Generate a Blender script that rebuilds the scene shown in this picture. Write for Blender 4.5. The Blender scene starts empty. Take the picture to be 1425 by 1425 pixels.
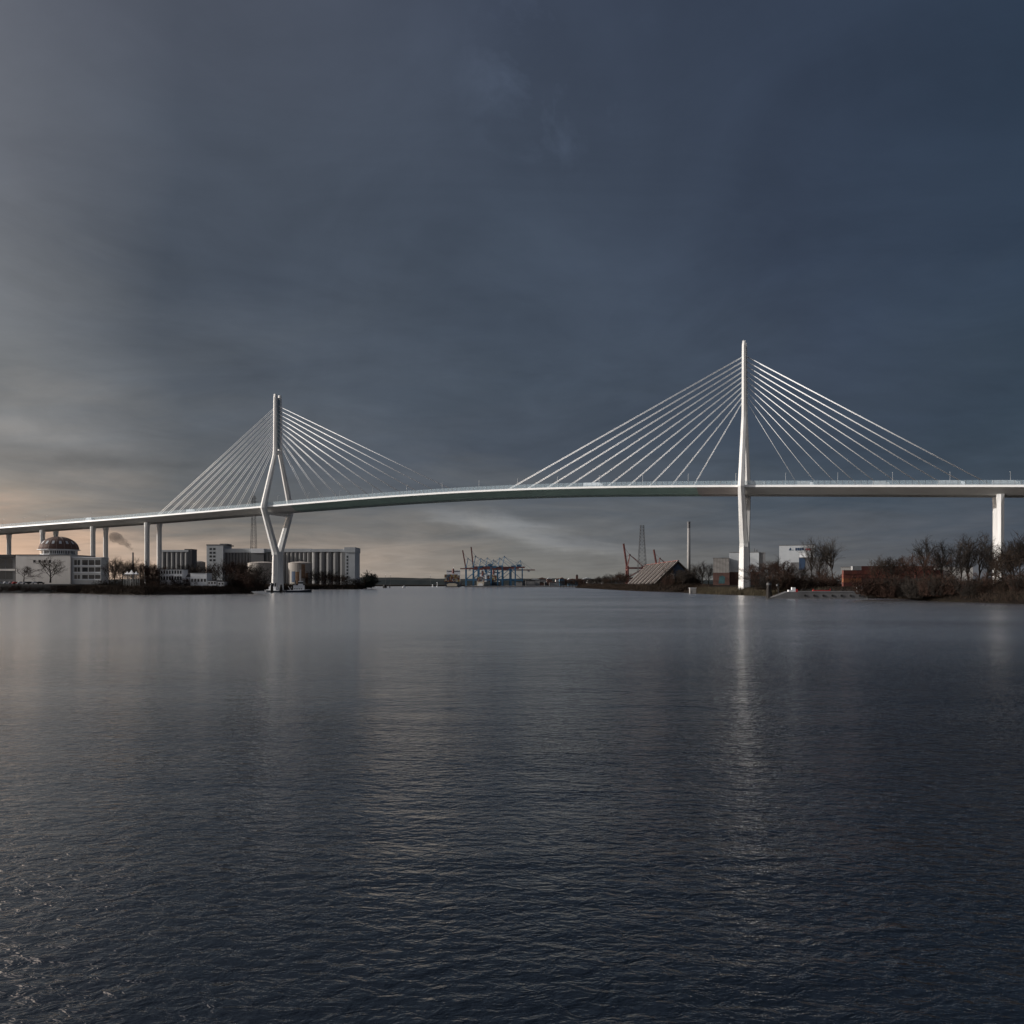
import bpy, math, random
from mathutils import Vector, Matrix
R = math.radians
SC = bpy.context.scene
COL = SC.collection

# ------------------------------------------------------------------ camera
cam_d = bpy.data.cameras.new('camera')
cam = bpy.data.objects.new('camera', cam_d); COL.objects.link(cam)
CAMZ = 8.5
cam.location = (0, 0, CAMZ); cam.rotation_euler = (R(90), 0, 0)
cam_d.sensor_width = 36; cam_d.lens = 36*1118/1425
cam_d.shift_y = 99.5/1425
cam_d.clip_start = 0.5; cam_d.clip_end = 60000
SC.camera = cam
F = 1118.0
def gx(px, d): return (px-712.5)/F*d          # metres right of the camera axis for a bearing and a distance
def gz(py, d): return CAMZ+(812-py)/F*d

# ------------------------------------------------------------------ world
SUN_DIR = Vector((-0.95, -0.11, 0.28)).normalized()
SUN_AZ = math.atan2(SUN_DIR.x, SUN_DIR.y); SUN_EL = math.asin(SUN_DIR.z)
def lin(c):
    return tuple(((v/255)/12.92 if v/255 <= .04045 else ((v/255+.055)/1.055)**2.4) for v in c)
world = bpy.data.worlds.new('World'); SC.world = world
world.use_nodes = True
wt = world.node_tree; wn = wt.nodes; wl = wt.links
wn.clear()
def wnode(t, **k):
    n = wn.new(t)
    for a, v in k.items(): setattr(n, a, v)
    return n
def wmath(op, a, b=None, c=None):
    n = wnode('ShaderNodeMath', operation=op)
    for i, v in enumerate((a, b, c)):
        if v is None: continue
        if isinstance(v, (int, float)): n.inputs[i].default_value = v
        else: wl.new(v, n.inputs[i])
    return n.outputs[0]
tc = wnode('ShaderNodeTexCoord'); sep = wnode('ShaderNodeSeparateXYZ')
wl.new(tc.outputs['Generated'], sep.inputs[0])
sx, sy, sz = sep.outputs
az = wmath('MULTIPLY', wmath('ARCTAN2', sx, sy), 180/math.pi)
el = wmath('MULTIPLY', wmath('ARCSINE', sz), 180/math.pi)
# clouds live on a flat layer overhead: direction divided by height above the horizon
den = wmath('ADD', wmath('MAXIMUM', sz, 0.0), 0.10)
comb = wnode('ShaderNodeCombineXYZ')
wl.new(wmath('DIVIDE', sx, den), comb.inputs[0]); wl.new(wmath('DIVIDE', sy, den), comb.inputs[1])
def wnoise(vec, scale, detail, rough=.55, dist=0.0, off=(0, 0, 0)):
    mp = wnode('ShaderNodeMapping'); mp.inputs['Location'].default_value = off
    wl.new(vec, mp.inputs['Vector'])
    n = wnode('ShaderNodeTexNoise'); n.inputs['Scale'].default_value = scale
    n.inputs['Detail'].default_value = detail; n.inputs['Roughness'].default_value = rough
    n.inputs['Distortion'].default_value = dist
    wl.new(mp.outputs[0], n.inputs['Vector'])
    return n.outputs[0]
n1 = wnoise(comb.outputs[0], 0.55, 5, .55, .5, (3.1, 1.7, 0))
n2 = wnoise(comb.outputs[0], 0.9, 6, .58, .8, (7.3, 4.2, 2))
n3 = wnoise(comb.outputs[0], 2.2, 6, .6, .6, (1.3, 9.2, 5))
azd = wmath('ADD', az, wmath('MULTIPLY', wmath('SUBTRACT', n1, .5), 14))
eld = wmath('ADD', el, wmath('MULTIPLY', wmath('MULTIPLY', wmath('SUBTRACT', n2, .5), 1.7), wmath('ADD', wmath('MULTIPLY', wmath('MAXIMUM', el, 0.), .42), 1.6)))
elf = wmath('DIVIDE', eld, 60.0)
STOPS = [   # azimuth, [(elevation, sRGB)], gain
 (-180, [(0, (112,114,120)), (12, (130,134,144)), (35, (128,134,146)), (60, (96,102,116))], .62),
 (-120, [(0, (225,205,185)), (12, (235,228,220)), (30, (205,205,210)), (60, (104,110,124))], 1.0),
 (-97, [(0, (225,205,185)), (12, (235,228,220)), (30, (205,205,210)), (60, (104,110,124))], 1.5),
 (-80, [(0, (236,205,176)), (4, (236,206,178)), (10, (232,208,186)), (18, (215,200,186)), (30, (175,170,166)), (60, (80,84,96))], 7.0),
 (-60, [(0, (236,200,168)), (4, (236,200,168)), (10, (234,202,174)), (18, (220,196,174)), (30, (200,184,168)), (60, (90,94,106))], 7.0),
 (-44, [(0, (236,200,168)), (4, (236,200,168)), (10, (234,202,174)), (18, (220,196,174)), (28, (170,158,150)), (60, (84,88,100))], 5.0),
 (-38, [(0, (216,184,160)), (2.2, (212,178,152)), (3.6, (178,154,137)), (4.8, (156,146,136)), (7, (136,132,128)), (12, (117,119,121)), (22, (101,105,113)), (40, (92,96,108)), (60, (70,76,90))], 1.12),
 (-33, [(0, (216,184,160)), (2.2, (212,178,152)), (3.6, (178,154,137)), (4.8, (156,146,136)), (7, (136,132,128)), (12, (117,119,121)), (22, (101,105,113)), (40, (92,96,108)), (60, (70,76,90))], 1.0),
 (-23, [(0, (200,178,160)), (2.0, (176,159,145)), (3.6, (130,124,118)), (5.5, (103,105,107)), (12, (89,95,103)), (20, (76,84,96)), (40, (80,85,98)), (60, (66,72,86))], 1.0),
 (0, [(0, (127,125,120)), (1.5, (121,120,117)), (3.5, (108,109,110)), (6, (90,95,102)), (8.5, (78,86,98)), (13, (72,82,95)), (22, (67,77,92)), (40, (60,68,84)), (60, (56,64,78))], 1.0),
 (20, [(0, (108,108,108)), (1.5, (100,101,103)), (3.5, (87,91,98)), (6, (68,78,90)), (10, (61,71,85)), (20, (55,65,82)), (40, (50,60,77)), (60, (48,56,70))], 1.0),
 (34, [(0, (84,87,95)), (1.5, (78,83,92)), (3.5, (70,78,90)), (6, (60,71,84)), (10, (54,66,79)), (20, (48,61,78)), (40, (44,56,74)), (60, (46,54,68))], 1.0),
 (70, [(0, (70,76,86)), (6, (58,68,82)), (30, (50,60,76)), (60, (48,56,70))], 1.0),
 (125, [(0, (86,90,100)), (15, (98,104,116)), (35, (100,107,120)), (60, (86,92,106))], .7),
 (180, [(0, (112,114,120)), (12, (130,134,144)), (35, (128,134,146)), (60, (96,102,116))], .62)]
prev = None
for i, (a, tab, g) in enumerate(STOPS):
    cr = wnode('ShaderNodeValToRGB'); e = cr.color_ramp.elements
    for j, (ev, c) in enumerate(tab):
        if j < 2: x = e[j]; x.position = ev/60
        else: x = e.new(ev/60)
        x.color = (*[v*g for v in lin(c)], 1)
    wl.new(elf, cr.inputs[0])
    if prev is None: prev = cr.outputs[0]; pa = a; continue
    mr = wnode('ShaderNodeMapRange'); mr.inputs[1].default_value = pa; mr.inputs[2].default_value = a
    wl.new(azd, mr.inputs[0])
    mx = wnode('ShaderNodeMix', data_type='RGBA')
    wl.new(mr.outputs[0], mx.inputs[0]); wl.new(prev, mx.inputs[6]); wl.new(cr.outputs[0], mx.inputs[7])
    prev = mx.outputs[2]; pa = a
n4 = wnoise(comb.outputs[0], 1.1, 8, .62, 1.6, (4.4, 2.6, 8))
n6 = wnoise(tc.outputs['Generated'], 3.4, 5, .5, .6, (5.2, 1.4, 3))
gain = wmath('ADD', wmath('ADD', wmath('MULTIPLY', wmath('SUBTRACT', n3, .5), .35), wmath('ADD', wmath('MULTIPLY', wmath('SUBTRACT', n4, .5), .5), wmath('MULTIPLY', wmath('SUBTRACT', n6, .5), .55))), 1.0)
# a torn, thinner patch of cloud high ahead
tear = wnode('ShaderNodeVectorMath', operation='DOT_PRODUCT'); wl.new(tc.outputs['Generated'], tear.inputs[0]); tear.inputs[1].default_value = (.045, .845, .533)
tm = wnode('ShaderNodeMapRange'); tm.inputs[1].default_value = .9935; tm.inputs[2].default_value = 1.0; wl.new(tear.outputs['Value'], tm.inputs[0])
n5 = wnoise(tc.outputs['Generated'], 11, 7, .6, .35, (2.2, .4, 3))
tn = wnode('ShaderNodeMapRange'); tn.inputs[1].default_value = .52; tn.inputs[2].default_value = .72; wl.new(n5, tn.inputs[0])
gain = wmath('ADD', gain, wmath('MULTIPLY', wmath('MULTIPLY', tm.outputs[0], tn.outputs[0]), .5))
# long bright streaks low over the horizon: (azimuth, elevation, slope, half length, half height, gain)
def streak(gain, a0, e0, sl, hl, hh, g):
    da = wmath('SUBTRACT', azd, a0)
    de = wmath('ADD', wmath('SUBTRACT', wmath('ADD', el, wmath('MULTIPLY', wmath('SUBTRACT', n5, .5), 1.6)), e0), wmath('MULTIPLY', da, -sl))
    q = wmath('ADD', wmath('POWER', wmath('DIVIDE', da, hl), 2), wmath('POWER', wmath('DIVIDE', de, hh), 2))
    return wmath('ADD', gain, wmath('MULTIPLY', wmath('POWER', 2.718, wmath('MULTIPLY', q, -1)), g))
gain = streak(gain, -0.5, 4.1, -.24, 4.5, .6, .75)
gain = streak(gain, 6.0, 2.6, -.10, 5, .45, .35)
gain = streak(gain, -31, 9.4, -.10, 4, .8, .30)
gain = streak(gain, -27, 7.6, .05, 6, .5, -.14)
vm = wnode('ShaderNodeVectorMath', operation='SCALE'); wl.new(prev, vm.inputs[0]); wl.new(gain, vm.inputs['Scale'])
sky = wnode('ShaderNodeTexSky', sky_type='NISHITA'); sky.sun_disc = False
sky.sun_elevation = SUN_EL; sky.sun_rotation = SUN_AZ
skyb = wnode('ShaderNodeVectorMath', operation='SCALE'); wl.new(sky.outputs[0], skyb.inputs[0]); skyb.inputs['Scale'].default_value = .015
cl = wnode('ShaderNodeVectorMath', operation='SCALE'); wl.new(vm.outputs[0], cl.inputs[0]); cl.inputs['Scale'].default_value = 9.6
add = wnode('ShaderNodeVectorMath', operation='ADD'); wl.new(skyb.outputs[0], add.inputs[0]); wl.new(cl.outputs[0], add.inputs[1])
bg = wnode('ShaderNodeBackground'); bg.inputs[1].default_value = 0.1
wl.new(add.outputs[0], bg.inputs[0])
wo = wnode('ShaderNodeOutputWorld'); wl.new(bg.outputs[0], wo.inputs[0])

# ------------------------------------------------------------------ sun, exposure
sun_d = bpy.data.lights.new('sun', 'SUN'); sun_d.energy = 3.5; sun_d.angle = R(0.6); sun_d.color = (1.0, .95, .89)
sun = bpy.data.objects.new('sun', sun_d); COL.objects.link(sun)
sun.rotation_euler = (-SUN_DIR).to_track_quat('-Z', 'Y').to_euler(); sun.location = (-300, -100, 300)
SC.view_settings.view_transform = 'Standard'; SC.view_settings.look = 'None'
SC.view_settings.exposure = 0; SC.view_settings.gamma = 1

# ------------------------------------------------------------------ materials
def mat(name, col, rough=.7, var=.18, scale=.4, bump=0.0, metal=0.0, stretch=(1, 1, 1), spec=None):
    if spec is None: spec = .06 if rough >= .94 else .4
    m = bpy.data.materials.new(name); m.use_nodes = True
    nt = m.node_tree; b = nt.nodes['Principled BSDF']
    b.inputs['Roughness'].default_value = rough; b.inputs['Metallic'].default_value = metal
    b.inputs['Specular IOR Level'].default_value = spec
    t = nt.nodes.new('ShaderNodeTexCoord'); mp = nt.nodes.new('ShaderNodeMapping'); mp.inputs['Scale'].default_value = stretch
    n = nt.nodes.new('ShaderNodeTexNoise'); n.inputs['Scale'].default_value = scale; n.inputs['Detail'].default_value = 6
    n.inputs['Roughness'].default_value = .65
    nt.links.new(t.outputs['Object'], mp.inputs[0]); nt.links.new(mp.outputs[0], n.inputs['Vector'])
    cr = nt.nodes.new('ShaderNodeValToRGB'); e = cr.color_ramp.elements
    e[0].position = .3; e[1].position = .7
    e[0].color = (*[max(0, c*(1-var)) for c in col], 1); e[1].color = (*[min(1, c*(1+var)) for c in col], 1)
    nt.links.new(n.outputs[0], cr.inputs[0]); nt.links.new(cr.outputs[0], b.inputs['Base Color'])
    if bump:
        bp = nt.nodes.new('ShaderNodeBump'); bp.inputs['Strength'].default_value = bump
        nt.links.new(n.outputs[0], bp.inputs['Height']); nt.links.new(bp.outputs[0], b.inputs['Normal'])
    return m
def stripes(name, c1, c2, axis, freq, rough=.7, soft=.15):
    """panelled or corrugated cladding: two tones alternating along one object axis"""
    m = mat(name, c1, rough); nt = m.node_tree; b = nt.nodes['Principled BSDF']
    t = nt.nodes.new('ShaderNodeTexCoord'); s = nt.nodes.new('ShaderNodeSeparateXYZ'); nt.links.new(t.outputs['Object'], s.inputs[0])
    mu = nt.nodes.new('ShaderNodeMath'); mu.operation = 'MULTIPLY'; mu.inputs[1].default_value = freq*2*math.pi
    nt.links.new(s.outputs[axis], mu.inputs[0])
    si = nt.nodes.new('ShaderNodeMath'); si.operation = 'SINE'; nt.links.new(mu.outputs[0], si.inputs[0])
    mr = nt.nodes.new('ShaderNodeMapRange'); mr.inputs[1].default_value = -soft; mr.inputs[2].default_value = soft
    nt.links.new(si.outputs[0], mr.inputs[0])
    mx = nt.nodes.new('ShaderNodeMix'); mx.data_type = 'RGBA'
    old = b.inputs['Base Color'].links[0].from_socket
    mx.inputs[7].default_value = (*c2, 1); nt.links.new(old, mx.inputs[6]); nt.links.new(mr.outputs[0], mx.inputs[0])
    nt.links.new(mx.outputs[2], b.inputs['Base Color'])
    return m
M = {}
M['white'] = mat('white_concrete', (.66, .66, .65), .6, .14, .35, stretch=(1, 1, .07))
M['brown_girder'] = mat('brown_grey_girder', (.36, .33, .32), .65, .12, .05)  # brown-grey tone for the main-span girder end left of the right pylon
M['fascia'] = mat('white_fascia', (.82, .82, .81), .45, .04, .1)
M['grey_girder'] = mat('grey_girder', (.50, .50, .49), .6, .08, .06)
M['green_girder'] = mat('green_girder', (.28, .40, .37), .6, .12, .05)
M['asphalt'] = mat('asphalt', (.06, .06, .06), .9, .2, .8)
M['cable'] = mat('cable_sheath', (.86, .87, .88), .35, .04, .2)
M['anchor_blue'] = mat('anchor_box_paint', (.24, .31, .35), .5, .1, .4)
M['dark'] = mat('dark_timber', (.018, .016, .015), .85, .3, .8)
M['steel'] = mat('galvanised_steel', (.33, .34, .35), .45, .1, .6, metal=.4)
M['dark_steel'] = mat('dark_steel', (.06, .062, .068), .6, .15, .5)
M['beige'] = mat('beige_render', (.60, .57, .54), .85, .1, .12, stretch=(1, 1, .3))
M['pale'] = mat('pale_render', (.60, .60, .59), .8, .08, .12, stretch=(1, 1, .3))
M['bwhite'] = mat('white_paint', (.74, .75, .77), .6, .06, .2)
M['cgrey'] = mat('grey_concrete', (.26, .255, .25), .85, .16, .05, stretch=(1, 1, .15))
M['cdark'] = mat('dark_concrete', (.13, .13, .135), .85, .2, .06, stretch=(1, 1, .2))
M['cmid'] = mat('mid_grey_concrete', (.20, .198, .195), .85, .15, .06, stretch=(1, 1, .2))
M['panel'] = mat('pale_metal_panel', (.42, .44, .46), .6, .08, .08)
M['roof'] = mat('dark_roof', (.05, .048, .048), .8, .2, .3)
M['roof_red'] = mat('brown_red_tiles', (.10, .058, .046), .75, .25, .5)
M['glass'] = mat('window_glass', (.025, .03, .036), .12, .2, .1, spec=.6)
M['brick'] = mat('red_brick', (.085, .045, .038), .85, .25, .4)
M['rust'] = mat('rusty_orange', (.21, .125, .075), .85, .35, .25)
M['teal'] = mat('teal_spray_paint', (.035, .085, .095), .7, .35, .5)
M['blue'] = mat('blue_paint', (.022, .045, .09), .6, .15, .3)
M['cblue'] = mat('crane_blue', (.035, .115, .21), .6, .15, .1)
M['cred'] = mat('crane_red', (.13, .045, .042), .6, .2, .1)
M['red'] = mat('red_paint', (.40, .03, .03), .5, .1, .4)
M['silver'] = mat('silver_paint', (.42, .43, .45), .35, .06, .4, metal=.3)
M['black'] = mat('black_paint', (.02, .02, .022), .4, .1, .4)
M['tyre'] = mat('tyre_rubber', (.02, .02, .02), .9, .1, 2)
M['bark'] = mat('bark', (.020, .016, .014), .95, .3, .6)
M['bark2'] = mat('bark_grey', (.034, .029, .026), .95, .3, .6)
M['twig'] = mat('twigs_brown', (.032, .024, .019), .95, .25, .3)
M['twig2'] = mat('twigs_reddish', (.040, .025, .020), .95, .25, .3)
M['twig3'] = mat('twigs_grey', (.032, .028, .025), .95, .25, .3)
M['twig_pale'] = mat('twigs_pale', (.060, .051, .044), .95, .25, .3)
M['leaf'] = mat('dark_leaf', (.011, .017, .011), .8, .4, .3)
M['reed'] = mat('dry_reed', (.070, .060, .042), .95, .4, .12)
M['lens'] = mat('lamp_glass', (.7, .7, .68), .3, .03, 1)
M['canvas'] = mat('white_canvas', (.7, .7, .7), .8, .05, .4)
M['lred'] = mat('red_letter', (.30, .04, .05), .6, .1, .4)
M['bargegrey'] = mat('barge_paint', (.10, .10, .105), .75, .25, .15)
M['dome_rib'] = mat('dome_rib_metal', (.20, .16, .14), .7)
M['tank'] = mat('tank_steel', (.33, .30, .27), .8, .14, .1, stretch=(1, 1, .25))
M['ivory'] = mat('ivory_hull_paint', (.45, .40, .32), .6, .12, .1)
M['navy'] = mat('navy_hull', (.022, .03, .045), .5, .15, .1)
for k, c in dict(rust_red=(.14, .042, .030), orange=(.20, .075, .036), dusk_red=(.10, .032, .026), brown=(.07, .037, .032), tgrey=(.24, .25, .26), cyan=(.05, .13, .20), yellow=(.34, .24, .07), offwhite=(.5, .5, .48)).items():
    M['box_'+k] = stripes('container_'+k, c, tuple(v*.72 for v in c), 0, 1.2, .65, .6)
# translucent wind barrier
def barrier():
    m = bpy.data.materials.new('wind_barrier_glass'); m.use_nodes = True
    nt = m.node_tree; nt.nodes.clear()
    o = nt.nodes.new('ShaderNodeOutputMaterial'); mx = nt.nodes.new('ShaderNodeMixShader'); mx.inputs[0].default_value = .20
    tr = nt.nodes.new('ShaderNodeBsdfTransparent'); tr.inputs[0].default_value = (.93, .96, .98, 1)
    d = nt.nodes.new('ShaderNodeBsdfPrincipled'); d.inputs['Base Color'].default_value = (.55, .66, .72, 1); d.inputs['Roughness'].default_value = .35
    nt.links.new(tr.outputs[0], mx.inputs[1]); nt.links.new(d.outputs[0], mx.inputs[2]); nt.links.new(mx.outputs[0], o.inputs[0])
    return m
M['barrier'] = barrier()
def bank_mat(name, c1, c2, c3, scale):
    m = mat(name, c1, .95, .4, scale, .3); nt = m.node_tree
    cr = [n for n in nt.nodes if n.type == 'VALTORGB'][0].color_ramp
    cr.elements[0].color = (*c1, 1); cr.elements[1].color = (*c3, 1)
    e = cr.elements.new(.5); e.color = (*c2, 1)
    return m
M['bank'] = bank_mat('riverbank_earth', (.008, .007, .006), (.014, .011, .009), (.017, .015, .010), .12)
M['hill'] = bank_mat('far_woodland', (.020, .026, .028), (.028, .034, .036), (.036, .042, .042), .004)
def water_mat():
    m = bpy.data.materials.new('river_water'); m.use_nodes = True
    nt = m.node_tree; b = nt.nodes['Principled BSDF']; L = nt.links.new
    b.inputs['Base Color'].default_value = (.006, .009, .013, 1); b.inputs['Roughness'].default_value = .08
    b.inputs['IOR'].default_value = 1.5
    t = nt.nodes.new('ShaderNodeTexCoord')
    def noise(sc, stretch, rot, detail, rough=.5, dist=0.):
        mp = nt.nodes.new('ShaderNodeMapping'); mp.inputs['Scale'].default_value = stretch; mp.inputs['Rotation'].default_value = (0, 0, R(rot))
        n = nt.nodes.new('ShaderNodeTexNoise'); n.inputs['Scale'].default_value = sc; n.inputs['Detail'].default_value = detail
        n.inputs['Roughness'].default_value = rough; n.inputs['Distortion'].default_value = dist
        L(t.outputs['Object'], mp.inputs[0]); L(mp.outputs[0], n.inputs['Vector'])
        return n.outputs[0]
    def mth(op, a, bb):
        n = nt.nodes.new('ShaderNodeMath'); n.operation = op
        for i, v in enumerate((a, bb)):
            if isinstance(v, (int, float)): n.inputs[i].default_value = v
            else: L(v, n.inputs[i])
        return n.outputs[0]
    big = noise(.16, (.45, 1, 1), 22, 2)
    mid = noise(.8, (.42, 1, 1), 30, 3, .5, .4)
    small = noise(2.7, (.58, 1, 1), 30, 3, .55, .5)
    fine = noise(7.5, (.6, 1, 1), -8, 2, .5, .3)
    patch = noise(.016, (.45, 1, 1), 4, 4, .55, .5)
    mr = nt.nodes.new('ShaderNodeMapRange'); mr.inputs[1].default_value = .38; mr.inputs[2].default_value = .62
    mr.inputs[3].default_value = .6; mr.inputs[4].default_value = 1.3; L(patch, mr.inputs[0])
    h = mth('ADD', mth('ADD', mth('MULTIPLY', big, .12), mth('MULTIPLY', mid, .06)), mth('ADD', mth('MULTIPLY', small, .05), mth('MULTIPLY', fine, .008)))
    h = mth('MULTIPLY', h, mr.outputs[0])
    # the breeze ruffles the near water; the reach by the bridge lies calmer in the lee
    so = nt.nodes.new('ShaderNodeSeparateXYZ'); L(t.outputs['Object'], so.inputs[0])
    def ramp(src, a, b_, va, vb):
        n = nt.nodes.new('ShaderNodeMapRange'); n.interpolation_type = 'SMOOTHSTEP'
        for q, v in enumerate((a, b_, va, vb)): n.inputs[q+1].default_value = v
        L(src, n.inputs[0]); return n.outputs[0]
    lee = mth('MULTIPLY', ramp(so.outputs[1], 20, 100, 1.5, .8), ramp(so.outputs[0], -40, 40, .7, 3.0))
    h = mth('MULTIPLY', h, lee)
    bp = nt.nodes.new('ShaderNodeBump'); bp.inputs['Strength'].default_value = 1.0; bp.inputs['Distance'].default_value = 1.0
    L(h, bp.inputs['Height'])
    fr = nt.nodes.new('ShaderNodeFresnel'); fr.inputs[0].default_value = 1.36; L(bp.outputs[0], fr.inputs[1])
    fac = mth('MINIMUM', mth('MULTIPLY', fr.outputs[0], 1.5), .96)
    gl = nt.nodes.new('ShaderNodeBsdfGlossy'); gl.inputs['Roughness'].default_value = .07; gl.inputs['Color'].default_value = (1, 1, 1, 1); L(bp.outputs[0], gl.inputs['Normal']); L(mth('ADD', ramp(so.outputs[1], 22, 160, .08, .20), ramp(so.outputs[0], 5, 70, 0, .015)), gl.inputs['Roughness'])
    df = nt.nodes.new('ShaderNodeBsdfDiffuse'); df.inputs[0].default_value = (.008, .012, .018, 1); L(bp.outputs[0], df.inputs['Normal'])
    mx = nt.nodes.new('ShaderNodeMixShader'); L(fac, mx.inputs[0]); L(df.outputs[0], mx.inputs[1]); L(gl.outputs[0], mx.inputs[2])
    nt.nodes.remove(b); L(mx.outputs[0], nt.nodes['Material Output'].inputs[0])
    return m
M['water'] = water_mat()

# ------------------------------------------------------------------ mesh collector and object helpers
class MB:
    def __init__(self): self.v = []; self.f = []; self.m = []; self.mats = []
    def mi(self, m):
        if m not in self.mats: self.mats.append(m)
        return self.mats.index(m)
    def add(self, vs, fs, m=None):
        o = len(self.v); self.v += [tuple(p) for p in vs]; self.f += [tuple(i+o for i in f) for f in fs]
        k = self.mi(m) if m is not None else 0
        self.m += [k]*len(fs); return self
    def box(self, x0, x1, y0, y1, z0, z1, m=None):
        return self.add([(x0,y0,z0),(x1,y0,z0),(x1,y1,z0),(x0,y1,z0),(x0,y0,z1),(x1,y0,z1),(x1,y1,z1),(x0,y1,z1)],
                        [(3,2,1,0),(4,5,6,7),(0,1,5,4),(1,2,6,5),(2,3,7,6),(3,0,4,7)], m)
    def loft(self, rings, m=None, caps=True):
        n = len(rings[0]); vs = [p for r in rings for p in r]; fs = []
        for k in range(len(rings)-1):
            for i in range(n):
                j = (i+1) % n; fs.append((k*n+i, k*n+j, (k+1)*n+j, (k+1)*n+i))
        if caps: fs.append(tuple(reversed(range(n)))); fs.append(tuple(range((len(rings)-1)*n, len(rings)*n)))
        return self.add(vs, fs, m)
    def tube(self, a, b, r0, r1=None, n=6, m=None, caps=True):
        r1 = r0 if r1 is None else r1
        a = Vector(a); b = Vector(b); d = (b-a).normalized()
        p = d.orthogonal().normalized(); q = d.cross(p)
        rings = []
        for c, r in ((a, r0), (b, r1)):
            rings.append([c+(p*math.cos(t)+q*math.sin(t))*r for t in [2*math.pi*i/n for i in range(n)]])
        return self.loft(rings, m, caps)
    def lathe(self, prof, n=16, c=(0, 0), m=None):
        rings = [[(c[0]+r*math.cos(2*math.pi*i/n), c[1]+r*math.sin(2*math.pi*i/n), z) for i in range(n)] for r, z in prof]
        return self.loft(rings, m)
    def prism(self, poly, axis, a, b, m=None):
        def pt(p, t): return {0: (t, p[0], p[1]), 1: (p[0], t, p[1]), 2: (p[0], p[1], t)}[axis]
        return self.loft([[pt(p, a) for p in poly], [pt(p, b) for p in poly]], m)
    def mesh(self, name, m=None):
        me = bpy.data.meshes.new(name); me.from_pydata(self.v, [], self.f)
        for x in (self.mats if self.mats and self.mats[0] is not None else [m]): me.materials.append(M[x])
        if len(self.mats) > 1: me.polygons.foreach_set('material_index', self.m)
        me.update(); return me
    def build(self, name, m=None, parent=None, smooth=False):
        me = self.mesh(name, m)
        if smooth: me.polygons.foreach_set('use_smooth', [True]*len(me.polygons))
        o = bpy.data.objects.new(name, me); COL.objects.link(o)
        if parent is not None: o.parent = parent
        return o
def tag(o, label=None, cat=None, group=None, kind=None):
    if label: o['label'] = label
    if cat: o['category'] = cat
    if group: o['group'] = group
    if kind: o['kind'] = kind
    return o
def thing(name, loc, label, cat, group=None, rz=0.):
    o = bpy.data.objects.new(name, None); COL.objects.link(o); o.location = loc; o.rotation_euler = (0, 0, rz)
    o.empty_display_size = .5
    return tag(o, label, cat, group)
def kids(o): return [c for c in bpy.data.objects if c.parent == o]
def copy_tree(o, parent=None, ch=None):
    c = o.copy(); COL.objects.link(c)
    if parent is not None: c.parent = parent
    for k in list(o.children): copy_tree(k, c)
    return c
bpy_update = bpy.context.view_layer.update

# ------------------------------------------------------------------ setting: water, banks, hills
w = MB(); w.add([(-16000, -400, 0), (16000, -400, 0), (16000, 16000, 0), (-16000, 16000, 0)], [(0, 1, 2, 3)])
tag(w.build('water', 'water'), kind='structure')
bed = MB(); bed.add([(-16500, -600, -6), (16500, -600, -6), (16500, 16500, -6), (-16500, 16500, -6)], [(0, 1, 2, 3)])
tag(bed.build('ground', 'bank'), kind='structure')
def bank(name, pts, rows, seed):
    """pts: (x, y, inland dx, inland dy) along the waterline; rows: (metres inland, height)"""
    rg = random.Random(seed); P = []
    for i in range(len(pts)-1):
        a, b = pts[i], pts[i+1]; L_ = math.hypot(b[0]-a[0], b[1]-a[1]); n = max(1, int(L_/9))
        for k in range(n): t = k/n; P.append([a[j]+(b[j]-a[j])*t for j in range(4)])
    P.append(list(pts[-1]))
    vs = []; fs = []; nr = len(rows)
    for p in P:
        l = math.hypot(p[2], p[3]); dx, dy = p[2]/l, p[3]/l; jit = rg.uniform(-1.6, 1.6)
        for k, (dist, h) in enumerate(rows):
            d_ = dist+(jit if k < 3 else 0); hh = h+(rg.uniform(-.4, .4) if 0 < k < nr-1 else 0)
            vs.append((p[0]+dx*d_, p[1]+dy*d_, hh))
    for i in range(len(P)-1):
        for k in range(nr-1):
            a = i*nr+k; fs.append((a, a+nr, a+nr+1, a+1))
    m = MB(); m.add(vs, fs); return tag(m.build(name, 'bank'), kind='structure')
ROWS = [(-5, -3), (0, .15), (3, 1.4), (8, 3.6), (14, 5.4), (24, 6.4), (60, 6.8), (1400, 7)]
LB = [(-760, 690, -.2, 1), (-477, 748, -.2, 1), (-388, 709, -.3, 1), (-330, 640, -.6, .8), (-272, 594, -.5, 1), (-234, 630, -1, .5),
      (-219, 679, -1, .3), (-246, 716, -1, .2), (-285, 860, -1, .1), (-300, 1100, -1, .2), (-285, 1195, -.3, 1), (-232, 1205, -.3, 1), (-240, 1330, -1, .3), (-420, 1900, -1, .3), (-700, 2500, -1, .5)]
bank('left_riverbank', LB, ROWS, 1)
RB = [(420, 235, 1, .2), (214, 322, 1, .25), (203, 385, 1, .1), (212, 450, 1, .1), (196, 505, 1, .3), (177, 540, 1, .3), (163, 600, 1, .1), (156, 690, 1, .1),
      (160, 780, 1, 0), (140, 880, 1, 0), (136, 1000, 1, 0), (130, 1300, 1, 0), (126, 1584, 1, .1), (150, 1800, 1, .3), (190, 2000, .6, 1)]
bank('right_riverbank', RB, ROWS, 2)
m = MB()
m.box(-1600, 1500, 2450, 3400, -3, 3.2)
tag(m.build('far_shore', 'bank'), kind='structure')
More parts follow.
